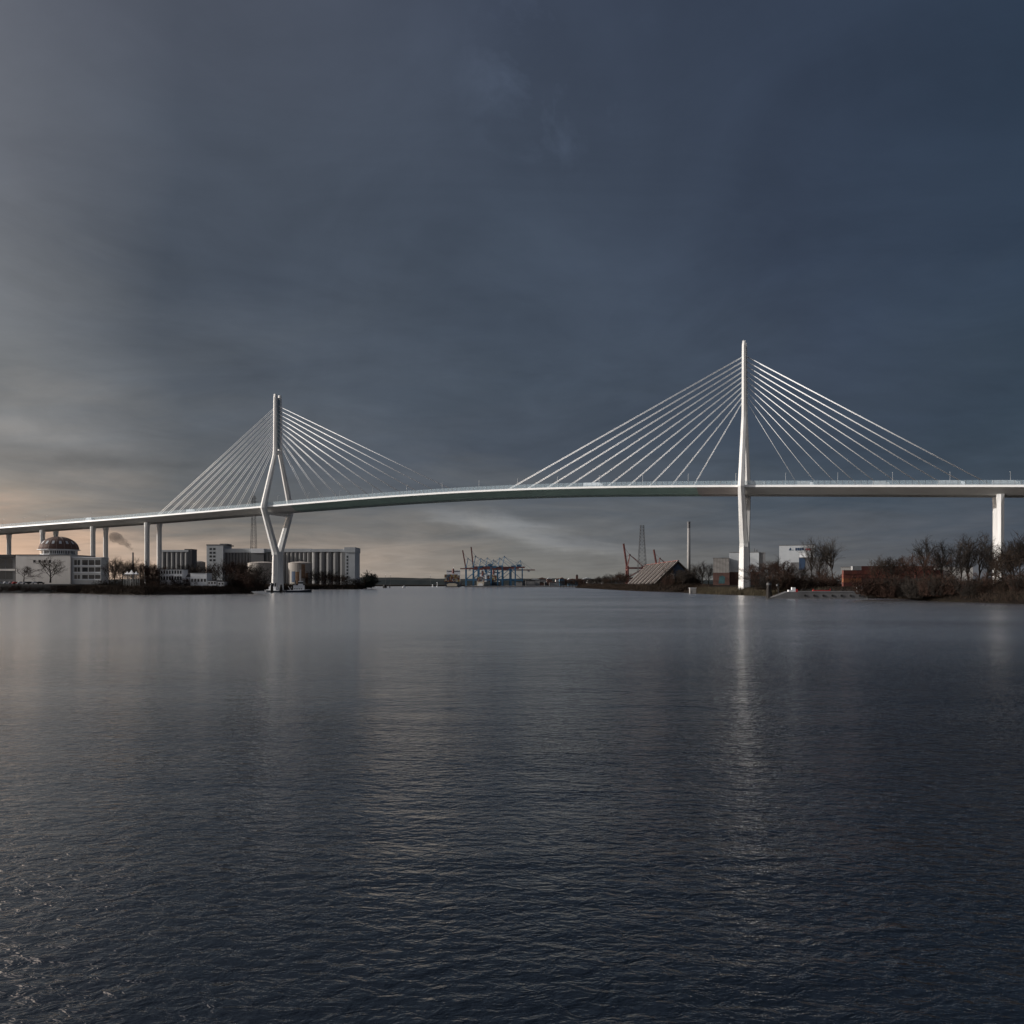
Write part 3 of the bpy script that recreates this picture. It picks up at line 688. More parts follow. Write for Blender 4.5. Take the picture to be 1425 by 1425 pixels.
for i in range(16):
    a = 2*math.pi*i/16; r_ = MB()
    for (r0, z0), (r1, z1) in zip(prof, prof[1:]):
        r_.tube((cxd+math.cos(a)*r0, cyd+math.sin(a)*r0, z0), (cxd+math.cos(a)*r1, cyd+math.sin(a)*r1, z1), .2, n=5)
    r_.build('dome_rib', 'dome_rib', dome)
for i in range(16):
    a = 2*math.pi*(i+.5)/16; t = .55; g = MB(); vs = []
    for tt in (.42, .68):
        for da in (-.07, .07):
            r0 = rd*math.cos(tt)*1.012+.1; z0 = lz(765)+hd*math.sin(tt)*1.012; vs.append((cxd+math.cos(a+da)*r0, cyd+math.sin(a+da)*r0, z0))
    g.add(vs, [(0, 1, 3, 2)]); g.build('skylight', 'panel', dome)
# glazed building
gb = thing('glazed_building', (gx(-12, 760), 760, 7.), 'dark glazed low building with overhanging flat roof at the left edge', 'building')
kg = F/760
b = MB(); b.box(-34/1.47, 33/1.47, 0, 26, -1, gz(775, 760)-7); b.build('wall', 'cdark', gb)
b = MB(); b.box(-36/1.47, 33.4/1.47, -2.5, 26.5, gz(775, 760)-7+.004, gz(771.8, 760)-7); b.build('roof', 'roof', gb)
for i in range(6):
    for z0, z1 in ((791, 777), (806, 795)):
        window(gb, -22+i*7.2, -22+i*7.2+6.2, gz(z0, 760)-7, gz(z1, 760)-7, 0, frame='cdark')
b = MB(); b.box(-34/1.47, 33/1.47, -.6, -.106, gz(794.3, 760)-7, gz(791.8, 760)-7); b.build('floor_band', 'beige', gb)
# car park
cols = [('silver', 'silver'), ('bwhite', 'white'), ('silver', 'pale silver'), ('red', 'red'), ('bwhite', 'white'), ('silver', 'grey'), ('black', 'black'), ('bwhite', 'white'), ('black', 'dark')]
pos = ['at the left edge of the car park', 'second from the left in the car park', 'beside the red car on its left', 'in the middle of the waterside car park', 'just right of the red car', 'third car right of the red car', 'fourth car right of the red car', 'parked near the lone bare tree', 'at the right end of the parked cars']
m = MB(); m.box(-560, -372, 722, 748, -1.0, 8.0); tag(m.build('car_park', 'asphalt'), kind='structure')
for i, ((c, nm), ps) in enumerate(zip(cols, pos)):
    cc = car(c, (gx(2+6.6*i, 727), 728+.5*(i % 3), 8.0), R(38+VR.uniform(-6, 6)), nm+' car parked '+ps, 'cars parked on the left bank'); cc.scale = (1.5, 1.5, 1.5)
# marquees
for i, (px, w_) in enumerate(((177, 6), (183, 8), (189.5, 5.5))):
    d = 628; t = thing('marquee', (gx(px, d), d, 6.5), ['small white pointed marquee, left of three among the bare trees', 'largest white pointed marquee, middle of three among the trees', 'small white pointed marquee, right of three among the trees'][i], 'marquee', 'white marquees among the trees')
    hw = w_/2/1.62; zt = gz(793 if i == 1 else 795, d)-6.5; ze = gz(799, d)-6.5
    b = MB(); b.loft([[(-hw, -hw, ze), (hw, -hw, ze), (hw, hw, ze), (-hw, hw, ze)], [(-hw*.35, -hw*.35, ze+(zt-ze)*.45), (hw*.35, -hw*.35, ze+(zt-ze)*.45), (hw*.35, hw*.35, ze+(zt-ze)*.45), (-hw*.35, hw*.35, ze+(zt-ze)*.45)], [(-.05, -.05, zt), (.05, -.05, zt), (.05, .05, zt), (-.05, .05, zt)]]); b.build('canopy', 'canvas', t)
    for sx_ in (-1, 1):
        for sy_ in (-1, 1): b = MB(); b.tube((sx_*hw*.95, sy_*hw*.95, -.5), (sx_*hw*.95, sy_*hw*.95, ze), .08); b.build('leg', 'steel', t)
# white houses
def house(px0, px1, top, d, base, label, rows, roofm='roof', wallm='bwhite', depth=12, flat=True, cols_=6, roof_top=None):
    k = F/d; x0 = gx(px0, d); w_ = (px1-px0)/k; z0 = gz(base, d); h = gz(top, d)-z0
    t = thing('house', (x0, d, z0), label, 'building')
    b = MB(); b.box(0, w_, 0, depth, -1.5, h); wl_ = b.build('wall', wallm, t)
    b = MB()
    if roof_top is None: b.box(-.3, w_+.3, -.4, depth+.4, h+.004, h+.45)
    else:
        rt = gz(roof_top, d)-z0; b.prism([(-.5, h+.004), (depth+.5, h+.004), (depth/2, rt)], 0, -.4, w_+.4)
    b.build('roof', roofm, t)
    for (ya, yb) in rows:
        for i in range(cols_):
            cw = w_/cols_; window(t, cw*(i+.2), cw*(i+.8), gz(ya, d)-z0, gz(yb, d)-z0, 0)
    return t
house(223, 253.5, 792.5, 676, 814, 'white two-storey riverside house with a band of windows, leftmost white house', [(798.5, 794), (807, 802)], cols_=8)
house(254.2, 263, 803, 684, 814, 'low dark-roofed annexe between the two white houses', [(810, 806)], cols_=2, roof_top=797)
house(265, 287.5, 797.5, 672, 814, 'small white flat-roofed house right of the low annexe', [(809.5, 805.5)], cols_=5)
house(289, 301, 808.5, 668, 816, 'low white shed right of the small white house', [(812.5, 810)], cols_=3)
house(303, 312, 809.5, 668, 816, 'low white garage, rightmost of the white buildings left of the pylon', [(813.5, 811)], cols_=2)
# ------------------------------------------------------------------ silos
def silo_block(px0, px1, top, d, label, n, depth, matw='cgrey', head=None, rad=None):
    k = F/d; x0 = gx(px0, d); w_ = (px1-px0)/k; z0 = 6.5; h = gz(top, d)-z0
    t = thing('grain_silo', (x0, d, z0), label, 'silo')
    r = w_/n/2
    b = MB(); b.box(.3, w_-.3, r, depth, -2, h-.5); b.build('wall', 'cmid', t)
    for i in range(n):
        c = MB(); c.lathe([(r*.985, -2), (r*.985, h-1)], 24, (r+2*r*i, r)); c.build('silo_cell', matw, t, False)
    b = MB(); b.box(-.2, w_+.2, -.3, depth+.3, h-.496, h+(head or 2)); b.build('head_house', 'panel', t)
    return t
silo_block(223.5, 262, 767.5, 1100, 'separate grey silo block standing behind the white houses', 6, 24, 'cgrey', 2.2)
t = thing('silo_stair_tower', (gx(258, 1104), 1104-3, 6.5), 'dark tower at the right end of the separate grey silo block', 'tower')
b = MB(); b.box(0, 10, 0, 18, -2, gz(764.5, 1100)-6.5); b.build('wall', 'cdark', t)
b = MB(); b.box(-.3, 10.3, -.3, 18.3, gz(764.5, 1100)-6.496, gz(763.9, 1100)-6.5); b.build('roof', 'roof', t)
D = 1300.; kd = F/D
t = thing('elevator_building', (gx(287.5, D), D, 6.5), 'pale panelled elevator building at the left end of the long silos', 'building')
b = MB(); b.box(0, 23/kd, 0, 40, -2, gz(759, D)-6.5); b.build('wall', 'panel', t)
b = MB(); b.box(-.4, 26/kd, -.4, 40.4, gz(759, D)-6.496, gz(757.6, D)-6.5); b.box(17/kd, 27.5/kd, 5, 25, gz(757.6, D)-6.49, gz(756.4, D)-6.5); b.build('roof', 'cdark', t)
for r_ in range(4):
    for cc in range(2): window(t, (4+cc*5)/kd, (7.5+cc*5)/kd, gz(765.5+5.2*r_, D)-6.5, gz(762.5+5.2*r_, D)-6.5, 0, frame='panel')
silo_block(310.5, 350, 768.5, D+6, 'dark ribbed silo block right of the pale elevator building', 9, 36, 'cdark', 6)
t = thing('machine_house', (gx(350, D), D-2, 6.5), 'grey silo bay with white boxed machine house behind the left pylon', 'building')
b = MB(); b.box(0, 17.5/kd, 0, 36, -2, gz(769.5, D)-6.5); b.build('wall', 'cdark', t)
b = MB(); b.box(.2, 18/kd, -1.2, 37, gz(769.5, D)-6.496, gz(763.5, D)-6.5); b.build('machine_room', 'bwhite', t)
silo_block(368, 432, 767.8, D+4, 'long grey silo block right of the left pylon with pale gallery', 11, 36, 'cgrey', 5)
silo_block(433, 481, 767.5, D-3, 'grey silo block of thick cylinders at the right end of the row', 5, 40, 'cgrey', 4)
t = thing('silo_end_tower', (gx(481.3, D), D-6, 6.5), 'pale tower closing the right end of the long silo row', 'tower')
b = MB(); b.box(0, 13.6/kd, 0, 42, -2, gz(769, D)-6.5); b.build('wall', 'panel', t)
b = MB(); b.box(-1, 14.2/kd, -1.2, 43, gz(769, D)-6.496, gz(761.8, D)-6.5); b.build('machine_room', 'panel', t)
for r_ in range(7): window(t, 2/kd, 4.2/kd, gz(776.5+4.6*r_, D)-6.5, gz(773.5+4.6*r_, D)-6.5, 0, frame='panel')
def tank(px, w_, top, d, label, paint):
    k = F/d; r = w_/2/k; h = gz(top+2.6, d)-6.5
    t = thing('storage_tank', (gx(px, d), d+r, 6.5), label, 'tank', 'storage tanks below the silos')
    b = MB(); b.lathe([(r, -2), (r, h)], 40); b.build('shell', 'tank', t, False)
    b = MB(); b.lathe([(r*1.01, h+.004), (r*1.01, h+.5), (r*.7, h+1.9), (r*.3, h+2.7), (.3, h+3)], 40); b.build('roof', 'tank', t)
    if paint:
        g = MB()
        for (a0, a1, z0, z1, mm) in ((-120, -100, .12, .62, 'blue'), (-98, -80, .0, .6, 'rust'), (-70, -52, .3, .95, 'rust'), (-78, -71, .1, .7, 'beige'), (-50, -36, 0.05, .55, 'rust')):
            n = 6
            for i in range(n):
                aa, ab = R(a0+(a1-a0)*i/n), R(a0+(a1-a0)*(i+1)/n); rr = r*1.006
                g.add([(rr*math.cos(aa), rr*math.sin(aa), h*z0), (rr*math.cos(ab), rr*math.sin(ab), h*z0), (rr*math.cos(ab), rr*math.sin(ab), h*z1), (rr*math.cos(aa), rr*math.sin(aa), h*z1)], [(0, 1, 2, 3)], mm)
        g.build('mural', None, t)
    return t
tank(359, 40, 781, 1215, 'wide beige storage tank left of the left pylon', False)
tank(413.5, 33, 781, 1215, 'beige storage tank with orange and blue mural right of the left pylon', True)
tank(270, 22, 780, 1190, 'low beige storage tank half hidden behind trees and white houses', False)

# ------------------------------------------------------------------ lattice masts, chimneys
def lattice(px, top, d, base_w, label, arms, top_w=2.2, name='lattice_mast', m='dark_steel', twin=False):
    H = gz(top, d)-6.5; t = thing(name, (gx(px, d), d, 6.5), label, 'mast')
    b = MB(); n = 16; zz = [H*(1-(1-i/n)**1.15) for i in range(n+1)]
    def cs(z):
        k = max(0., 1-z/(H*.9)); h = top_w/2+(base_w-top_w)/2*k
        return [Vector((-h, -h, z)), Vector((h, -h, z)), Vector((h, h, z)), Vector((-h, h, z))]
    for i in range(n):
        A, B = cs(zz[i]), cs(zz[i+1])
        for j in range(4):
            b.tube(A[j], B[j], .34, n=4); b.tube(A[j], B[(j+1) % 4], .15, n=3); b.tube(A[(j+1) % 4], B[j], .15, n=3); b.tube(B[j], B[(j+1) % 4], .15, n=3)
    b.build('lattice_frame', m, t)
    for za, L_ in arms:
        z = H*za; a = MB()
        for yv in (-.8, .8): a.tube((-L_, 0, z), (0, yv, z), .2, n=4); a.tube((L_, 0, z), (0, yv, z), .2, n=4)
        a.tube((-L_, 0, z), (0, 0, z+L_*.22), .16, n=4); a.tube((L_, 0, z), (0, 0, z+L_*.22), .16, n=4); a.build('crossarm', m, t)
    return t
lattice(353, 690, 1420, 12, 'tall dark lattice power mast behind the bridge by the left pylon', [(.97, 6), (.93, 9), (.88, 11)], 4.5)
lattice(893.5, 731, 1350, 17, 'grey tapering lattice mast behind the big shed', [], 6)
t = thing('smokestack', (gx(958.5, 1010), 1010, 6.5), 'tall slender grey chimney standing right of the big shed', 'chimney')
hh = gz(726, 1010)-6.5
b = MB(); b.lathe([(2.3, -2), (1.75, hh*.9)], 20); b.build('shaft', 'cgrey', t, True)
b = MB(); b.lathe([(1.85, hh*.9+.004), (1.85, hh-2), (2.05, hh-1.6), (2.05, hh)], 20); b.build('cap', 'cdark', t)
t = thing('factory_chimney', (gx(185, 1500), 1500, 6.5), 'small distant chimney with grey smoke left of the paired bridge columns', 'chimney')
hh = gz(770, 1500)-6.5; b = MB(); b.lathe([(2.2, -2), (1.3, hh)], 14); b.build('shaft', 'cdark', t)
b = MB(); b.lathe([(1.6, hh+.004), (1.6, hh+1.5)], 14); b.build('cap', 'cdark', t)
def smoke():
    rg = random.Random(3); m = MB(); d = 1500
    for i in range(44):
        f = i/43; px = 184.5-26*f**1.1+rg.gauss(0, 1)*f*1.5; py = 767-27*f+6*f*f+rg.gauss(0, 1)*f*2; r = (1.8+8.5*f)*rg.uniform(.7, 1.15)
        c = Vector((gx(px, d), d+rg.uniform(-8, 8), gz(py, d))); rings = []
        for a in range(1, 8):
            th = math.pi*a/8; rings.append([c+Vector((math.cos(2*math.pi*k/12)*math.sin(th)*1.25, math.sin(2*math.pi*k/12)*math.sin(th), math.cos(th)*.85))*r for k in range(12)])
        m.loft(rings)
    o = m.build('smoke', 'dark', None, True); tag(o, 'grey smoke drifting left from the small distant chimney', 'smoke', kind='stuff')
    mt = bpy.data.materials.new('smoke_volume'); mt.use_nodes = True; nt = mt.node_tree; nt.nodes.clear()
    v = nt.nodes.new('ShaderNodeVolumePrincipled'); v.inputs['Color'].default_value = (.26, .265, .28, 1); v.inputs['Density'].default_value = .06; v.inputs['Anisotropy'].default_value = 0
    out = nt.nodes.new('ShaderNodeOutputMaterial'); nt.links.new(v.outputs[0], out.inputs['Volume'])
    o.data.materials.clear(); o.data.materials.append(mt)
smoke()

# ------------------------------------------------------------------ boats
def hull(m, L_, B_, h, bow=.28, sheer=.5):
    st = [-.5, -.42, -.1, .2, .5-bow*.5, .44, .5]; wd = [.42, .5, .5, .5, .42, .2, .02]
    m.loft([[(s*L_, -w_*B_*.82, -.6), (s*L_, w_*B_*.82, -.6), (s*L_+(.04*L_ if s > .4 else 0), w_*B_, h+max(0, s)*sheer*2), (s*L_+(.04*L_ if s > .4 else 0), -w_*B_, h+max(0, s)*sheer*2)] for s, w_ in zip(st, wd)])
def tug(px, d, L_, rz, label, tall=1.0):
    t = thing('tugboat', (gx(px, d), d, 0), label, 'boat', 'tugboats at the left pylon', rz)
    B_ = L_*.32; m = MB(); hull(m, L_, B_, 1.7, sheer=.9); h = m.build('hull', 'navy', t)
    m = MB(); m.loft([[(s*L_, w_*B_*.5, 1.705+max(0, s)*1.8) for w_ in (-1, 1)]+[(s*L_, w_*B_*.5, 2.1+max(0, s)*1.8) for w_ in (1, -1)] for s in (-.45, 0, .36)]); m.build('bulwark', 'bwhite', h)
    m = MB(); m.box(-.22*L_, .22*L_, -B_*.34, B_*.34, 1.9, 4.4*tall); c = m.build('deckhouse', 'bwhite', t)
    for i in range(4):
        g = MB(); x = -.18*L_+i*.09*L_; g.add([(x, -B_*.34-.02, 3.0), (x+.05*L_, -B_*.34-.02, 3.0), (x+.05*L_, -B_*.34-.02, 3.8), (x, -B_*.34-.02, 3.8)], [(0, 1, 2, 3)]); g.build('window', 'glass', c)
    m = MB(); m.box(-.02*L_, .16*L_, -B_*.27, B_*.27, 4.404*tall, 7*tall); wh = m.build('wheelhouse', 'bwhite', t)
    g = MB(); g.box(-.025*L_, .165*L_, -B_*.275, B_*.275, 5.4*tall, 6.4*tall); g.build('window_band', 'glass', wh)
    m = MB(); m.tube((.04*L_, 0, 7*tall), (.03*L_, 0, 12*tall), .14, .07); m.tube((.035*L_, -1, 9.5*tall), (.035*L_, 1, 9.5*tall), .06); m.build('mast', 'bwhite', t)
    m = MB(); m.tube((-.14*L_, 0, 4.404*tall), (-.16*L_, 0, 7.4*tall), .7, .6, 12); m.build('funnel', 'dark_steel', t)
    m = MB(); m.tube((-.34*L_, 0, 1.8), (-.44*L_, 0, 6.2), .16, .1); m.tube((-.36*L_, 0, 1.8), (-.30*L_, 0, 5.4), .14, .1); m.build('derrick', 'bwhite', t)
    return t
tug(380, 768, 16, R(172), 'small white and dark workboat moored left of the pylon foot', 1.25)
tug(416, 772, 23, R(8), 'larger white tugboat with mast moored right of the pylon foot', 1.55)
def dolphin(px, d, h, label, n=3, name='mooring_dolphin', r=.55):
    t = thing(name, (gx(px, d), d, 0), label, 'mooring post'); b = MB()
    for i in range(n):
        a = 2*math.pi*i/n; b.tube((math.cos(a)*r*2.2, math.sin(a)*r*2.2, -3), (math.cos(a)*r*.9, math.sin(a)*r*.9, h), r, r*.9, 10)
    b.build('pile_cluster', 'dark', t)
    b = MB(); b.lathe([(r*2., h*.8), (r*2.05, h*.83), (r*2.05, h*.9), (r*2., h*.93)], 12); b.build('band', 'dark_steel', t)
    return t
dolphin(378.3, 758, 9., 'black mooring dolphin at the left edge of the left pylon foot')
dolphin(391, 761, 7.5, 'black mooring dolphin at the right edge of the left pylon foot')
dolphin(1070, 468, 9.4, 'tall black mooring pile at the left end of the grey barge', r=.7)
dolphin(1082, 500, 8.6, 'shorter black mooring pile behind the ramp of the grey barge', 1, r=.4)
dolphin(535.5, 1560, 6, 'distant dark mooring dolphin off the tip of the left bank', 4, r=1.6)
dolphin(541.5, 1560, 4.5, 'thin distant mooring post right of the distant dark dolphin', 1, r=1.)
def pole(px, d, top, label):
    t = thing('signal_mast', (gx(px, d), d, 0), label, 'mast'); h = gz(top, d); b = MB(); b.tube((0, 0, -2), (0, 0, h), .5, .3); b.build('pole', 'dark_steel', t)
    b = MB(); b.lathe([(.9, h+.004), (.9, h+1.2)], 8); b.build('lantern', 'bwhite', t)
pole(536.5, 2480, 800, 'thin signal mast on the far shore, left of two'); pole(543.3, 2480, 800, 'thin signal mast on the far shore, right of two'); pole(599, 2480, 800.5, 'thin distant signal mast left of the container ship')
def buoy(px, d, h, label):
    t = thing('buoy', (gx(px, d), d, 0), label, 'buoy'); b = MB(); b.lathe([(2, -1), (2.2, .8), (1.2, 1.6)], 12); b.build('float', 'bwhite', t)
    b = MB(); b.tube((0, 0, 1.6), (0, 0, h), .6, .35); b.build('mast', 'bwhite', t); b = MB(); b.lathe([(.3, h), (1.2, h+.6), (1.2, h+1.8), (.2, h+2.4)], 8); b.build('lantern', 'bwhite', t)
buoy(608.3, 1990, 9.5, 'taller white buoy on the river left of the container ship'); buoy(602, 1990, 3.5, 'low white buoy on the river left of the container ship')
t = thing('motor_launch', (gx(562.5, 1750), 1750, 0), 'small white motor launch out on the river below the hills', 'boat', None, R(20))
m = MB(); hull(m, 8, 3, 1.4); m.build('hull', 'bwhite', t); m = MB(); m.box(-2, 1.5, -1, 1, 1.4, 4.); m.build('cabin', 'bwhite', t); g = MB(); g.box(-2.03, 1.53, -1.03, 1.03, 2.5, 3.3); g.build('window_band', 'glass', t)

# barge
B0 = 462.; t = thing('pontoon_barge', (gx(1137, B0), B0, 0), 'flat grey pontoon barge with sloping left end moored at the right bank', 'barge', None, R(-6))
m = MB(); m.prism([(-26.5, .4), (-16, -.8), (26, -.8), (26.5, 0), (26.5, 4.2), (-11.5, 4.2), (-17, 3.9)], 1, -5, 5); m.build('hull', 'bargegrey', t)
m = MB(); m.box(-11.4, 26.6, -5.25, -5.003, 3.5, 4.1); m.build('rubbing_strake', 'cdark', t)
m = MB()
for i in range(9): m.tube((-10+i*4.4, -4.6, 4.2), (-10+i*4.4, -4.6, 5.3), .05, n=5)
m.tube((-10, -4.6, 5.3), (25.2, -4.6, 5.3), .045, n=5); m.build('handrail', 'dark_steel', t)
for i in range(7): m = MB(); m.tube((-8+i*5., -5.45, 1.6), (-8+i*5., -5.006, 1.6), .6, .6, 12); m.build('fender', 'tyre', t)
def deck_thing(name, px, d, z, label, cat, parts):
    t = thing(name, (gx(px, d), d, z), label, cat)
    for pn, mm, bx in parts:
        b = MB()
        for q in bx: b.box(*q)
        b.build(pn, mm, t)
deck_thing('work_dinghy', 1103, 452, 3.0, 'small white and red work dinghy by the barge ramp', 'boat', [('hull', 'bwhite', [(-2.6, 2.4, -.9, .9, .9, 1.9)]), ('cabin', 'bwhite', [(-.6, 1.4, -.7, .7, 1.9, 3.3)]), ('stripe', 'red', [(1.42, 2.6, -.95, .95, .7, 2.3)])])
deck_thing('cargo_rack', 1143, 461, 4.2, 'red steel rack lying on the grey barge', 'rack', [('frame', 'red', [(-5, 5, -.6, .6, .0, .5)]), ('post', 'red', [(-5, -4.8, -.62, -.42, .5, 1.3)]), ('post', 'red', [(4.8, 5, -.62, -.42, .5, 1.3)])])
deck_thing('control_cabin', 962.5, 676, 0, 'small white box cabin on the waterline at the left end of the reeds', 'cabin', [('wall', 'cgrey', [(-1.8, 3.4, -1.6, 1.6, .2, 4.6)]), ('roof', 'bwhite', [(-2.1, 3.7, -1.9, 1.9, 4.604, 4.9)]), ('door', 'cdark', [(-1, .2, -1.66, -1.604, .3, 2.6)])])
# fence
t = thing('fence', (gx(1192, 448), 448, 5.2), 'pale post and rail fence on the right bank above the barge end', 'fence')
m = MB(); [m.tube((0, 0, z), (13.5, 0, z), .05, n=5) for z in (.5, 1.2, 1.9)]; m.build('rail', 'pale', t)
for i in range(10): m = MB(); m.box(i*1.5-.07, i*1.5+.07, -.07, .07, -1, 2.1); m.build('post', 'pale', t)

# ------------------------------------------------------------------ right bank buildings
M['shed_roof'] = stripes('shed_roof_panels', (.080, .070, .066), (.020, .018, .018), 1, 1/29.3, .95, .3)
t = thing('storage_shed', (186, 900, 6.), 'huge steep-roofed storage shed with striped brown roof and open gable', 'shed')
HW, PK, EV, LN = 26., 28., 2.2, 207.
m = MB()
m.loft([[(-HW-1, y, EV), (0, y, PK), (HW+1, y, EV), (HW+1, y, EV-.7), (0, y, PK-.9), (-HW-1, y, EV-.7)] for y in (-1.5, LN)]); m.build('roof', 'shed_roof', t)
m = MB(); m.prism([(-HW+.5, -2), (HW-.5, -2), (HW-.5, EV-.5), (0, PK-1.3), (-HW+.5, EV-.5)], 1, 2.5, LN-1); m.build('wall', 'roof', t)
m = MB(); m.prism([(-HW*.10, EV), (HW*.62, EV), (HW*.62, 9), (0, PK-3), (-HW*.2, PK-8)], 1, 2.2, 2.497); m.build('gable_cladding', 'blue', t)
m = MB(); m.prism([(-14.5, 8), (-4, 8), (-4, 13), (-8, 14)], 1, -.5, 2.19); m.build('porch_canopy', 'beige', t)
m = MB(); m.box(-.8, .8, -1.6, LN+.1, PK-.05, PK+.7); m.build('ridge', 'cred', t)
for i in range(8): m = MB(); m.prism([(-HW-1.02, EV+.02), (-.85, PK+.02-.0), (-.85, PK+.5), (-HW-1.02, EV+.45)], 1, -1.5+i*29.3, -.9+i*29.3); m.build('roof_rib', 'beige', t)
m = MB(); m.box(-HW-6, -HW-3, -4, LN, -3, .6); m.build('quay_wall', 'dark', t)
# grey blocks behind the pylon
def block(px0, px1, top, d, label, m_='panel', depth=22, base=6.5, name='building', extra=None):
    k = F/d; t = thing(name, (gx(px0, d), d, base), label, 'building', None, -math.atan2(gx(px0, d), d)-R(.6)); w_ = (px1-px0)/k*.985; h = gz(top, d)-base
    b = MB(); b.box(0, w_, 0, depth, -1.5, h); b.build('wall', m_, t)
    b = MB(); b.box(-.25, w_+.25, -.25, depth+.25, h+.004, h+.6); b.build('roof', 'cdark', t)
    return t, k, h
M['clad'] = stripes('grey_cladding', (.24, .225, .215), (.20, .19, .18), 0, .35, .7, .8)
t, k, h = block(992.5, 1014.3, 777, 800, 'lower grey clad block left of the right pylon', 'clad')
b = MB(); b.box(-.1, 21.9/k, -.12, -.004, -1, gz(797, 800)-6.5); b.build('brick_base', 'brick', t)
b = MB(); b.prism([(5.0, 2), (11, 2), (11.4, 8.5), (9, 10), (6, 9.2)], 1, -.16, -.124); b.build('graffiti', 'teal', t)
t, k, h = block(1014.6, 1055, 769.2, 812, 'taller grey block directly behind the right pylon', 'panel')
b = MB(); b.box(-.1, 40.4/k, -.12, -.004, -1, gz(796, 812)-6.5); b.build('brick_base', 'brick', t)
b = MB(); b.tube((34/k, 5, h+.6), (34/k, 5, h+4.5), .3); b.tube((37/k, 5, h+.6), (37/k, 5, h+3), .5); b.build('rooftop_vent', 'dark_steel', t)
block(1055.3, 1064.5, 769.4, 806, 'narrow dark block right of the right pylon', 'cdark')
t, k, h = block(1084.3, 1131, 759.5, 770, 'tall white building with blue and red lettering near its roof', 'panel', 30)
def letters(t, txt, x, z, size, m_, name='lettering'):
    cu = bpy.data.curves.new(name, 'FONT'); cu.body = txt; cu.size = size; cu.extrude = .06; cu.offset = .06
    o = bpy.data.objects.new(name, cu); COL.objects.link(o); o.parent = t; o.location = (x, -.10, z); o.rotation_euler = (R(90), 0, 0); cu.materials.append(M[m_])
# the marks near the roof: an arrowhead emblem, three blue letter blocks, a red one
b = MB(); b.prism([(8.6, h-4.6), (11.2, h-4.6), (10.6, h-2.4), (9.9, h-1.9)], 1, -.14, -.004); b.box(11.8, 13, -.14, -.004, h-4.6, h-4.0); b.build('emblem', 'blue', t)
b = MB()
for x0, x1 in ((14.6, 16.2), (16.5, 18.3), (18.6, 20.0)): b.box(x0, x1, -.14, -.004, h-4.8, h-2.2)
b.box(20.3, 22.2, -.14, -.004, h-4.6, h-2.0); b.build('lettering', 'blue', t)
b = MB()
for x0, x1 in ((24, 25.2), (25.6, 27.2), (27.6, 28.6)): b.box(x0, x1, -.14, -.004, h-4.7, h-2.8)
b.build('lettering', 'lred', t)
b = MB(); b.tube((21.5, 8, h+.6), (21.5, 8, h+4), .12); b.build('antenna', 'dark_steel', t)
t, k, h = block(1112, 1149.5, 776.5, 735, 'dark grey building with a blue corner panel behind the tall bare trees', 'cdark', 24)
b = MB(); b.box(-.1, 8/k, -.14, -.004, gz(793, 735)-6.5, h-.2); b.build('corner_panel', 'blue', t)
b = MB(); b.box(.4, 11/k, 1, 9, h+.604, gz(769.5, 735)-6.5); b.build('rooftop_unit', 'bwhite', t)
b = MB(); b.box(37.55/k, 39/k, .5, 2.2, -1, h+1); b.build('drainpipe', 'pale', t)
block(1101, 1111.8, 783.5, 742, 'small dark annexe left of the blue corner panel', 'cdark', 16)
block(1170, 1196, 789.5, 640, 'low flat pale-roofed hall behind the red containers', 'cgrey', 20)
block(1296, 1347, 790, 520, 'low pale grey hall half hidden behind the right-hand tree row', 'cgrey', 20)
# white house with arches
d = 452; t, k, h = block(1398, 1440, 802, d, 'white house with arched windows at the right edge', 'bwhite', 14, 6.3)
for i in range(5):
    x0 = 1.2+i*3.2; b = MB(); pr = [(x0, 1.2), (x0+1.7, 1.2)]+[(x0+.85+.85*math.cos(a), 2.7+.85*math.sin(a)) for a in [math.pi*q/8 for q in range(9)]]
    b.prism(pr, 1, -.08, -.004); b.build('arched_window', 'glass', t)
# red containers
def container(c, loc, rz, label, group):
    t = thing('shipping_container', loc, label, 'container', group, rz)
    b = MB(); b.box(-6.05, 6.05, -1.2, 1.2, .06, 2.55); b.build('body', 'box_'+c, t)
    b = MB()
    for x in (-6.1, 5.98):
        for y in (-1.24, 1.12): b.box(x, x+.12, y, y+.12, 0, 2.6)
    for z in (0, 2.5):
        for y in (-1.235, 1.125): b.box(-5.975, 5.975, y, y+.11, z, z+.1)
    b.build('frame', 'box_'+c, t)
    return t
names = dict(rust_red='rust red', orange='orange red', dusk_red='dark red', brown='brown', tgrey='grey')
rgc = random.Random(8); D2 = 515.
for col_ in range(10):
    px = 1186+col_*12.4; x = gx(px, D2); tiers = [4, 5, 5, 5, 5, 5, 5, 5, 5, 4][col_]
    for r_ in range(tiers):
        c = rgc.choice(['rust_red', 'dusk_red', 'orange', 'rust_red', 'brown', 'dusk_red'] if not (r_ == tiers-1 and col_ == 1) else ['tgrey'])
        container(c, (x, D2+VR.uniform(-.3, .3), 6.6+2.61*r_), R(VR.uniform(-.5, .5)),
                  '%s container %s of %s' % (names[c], ['at ground level', 'one up', 'two up', 'three up', 'on top'][r_], ['the leftmost stack behind the trees', 'the second stack from the left', 'the third stack from the left', 'the fourth stack from the left', 'the fifth stack from the left', 'the fifth stack from the right', 'the fourth stack from the right', 'the third stack from the right', 'the second stack from the right', 'the rightmost stack behind the trees'][col_]), 'stacked red containers on the right bank')

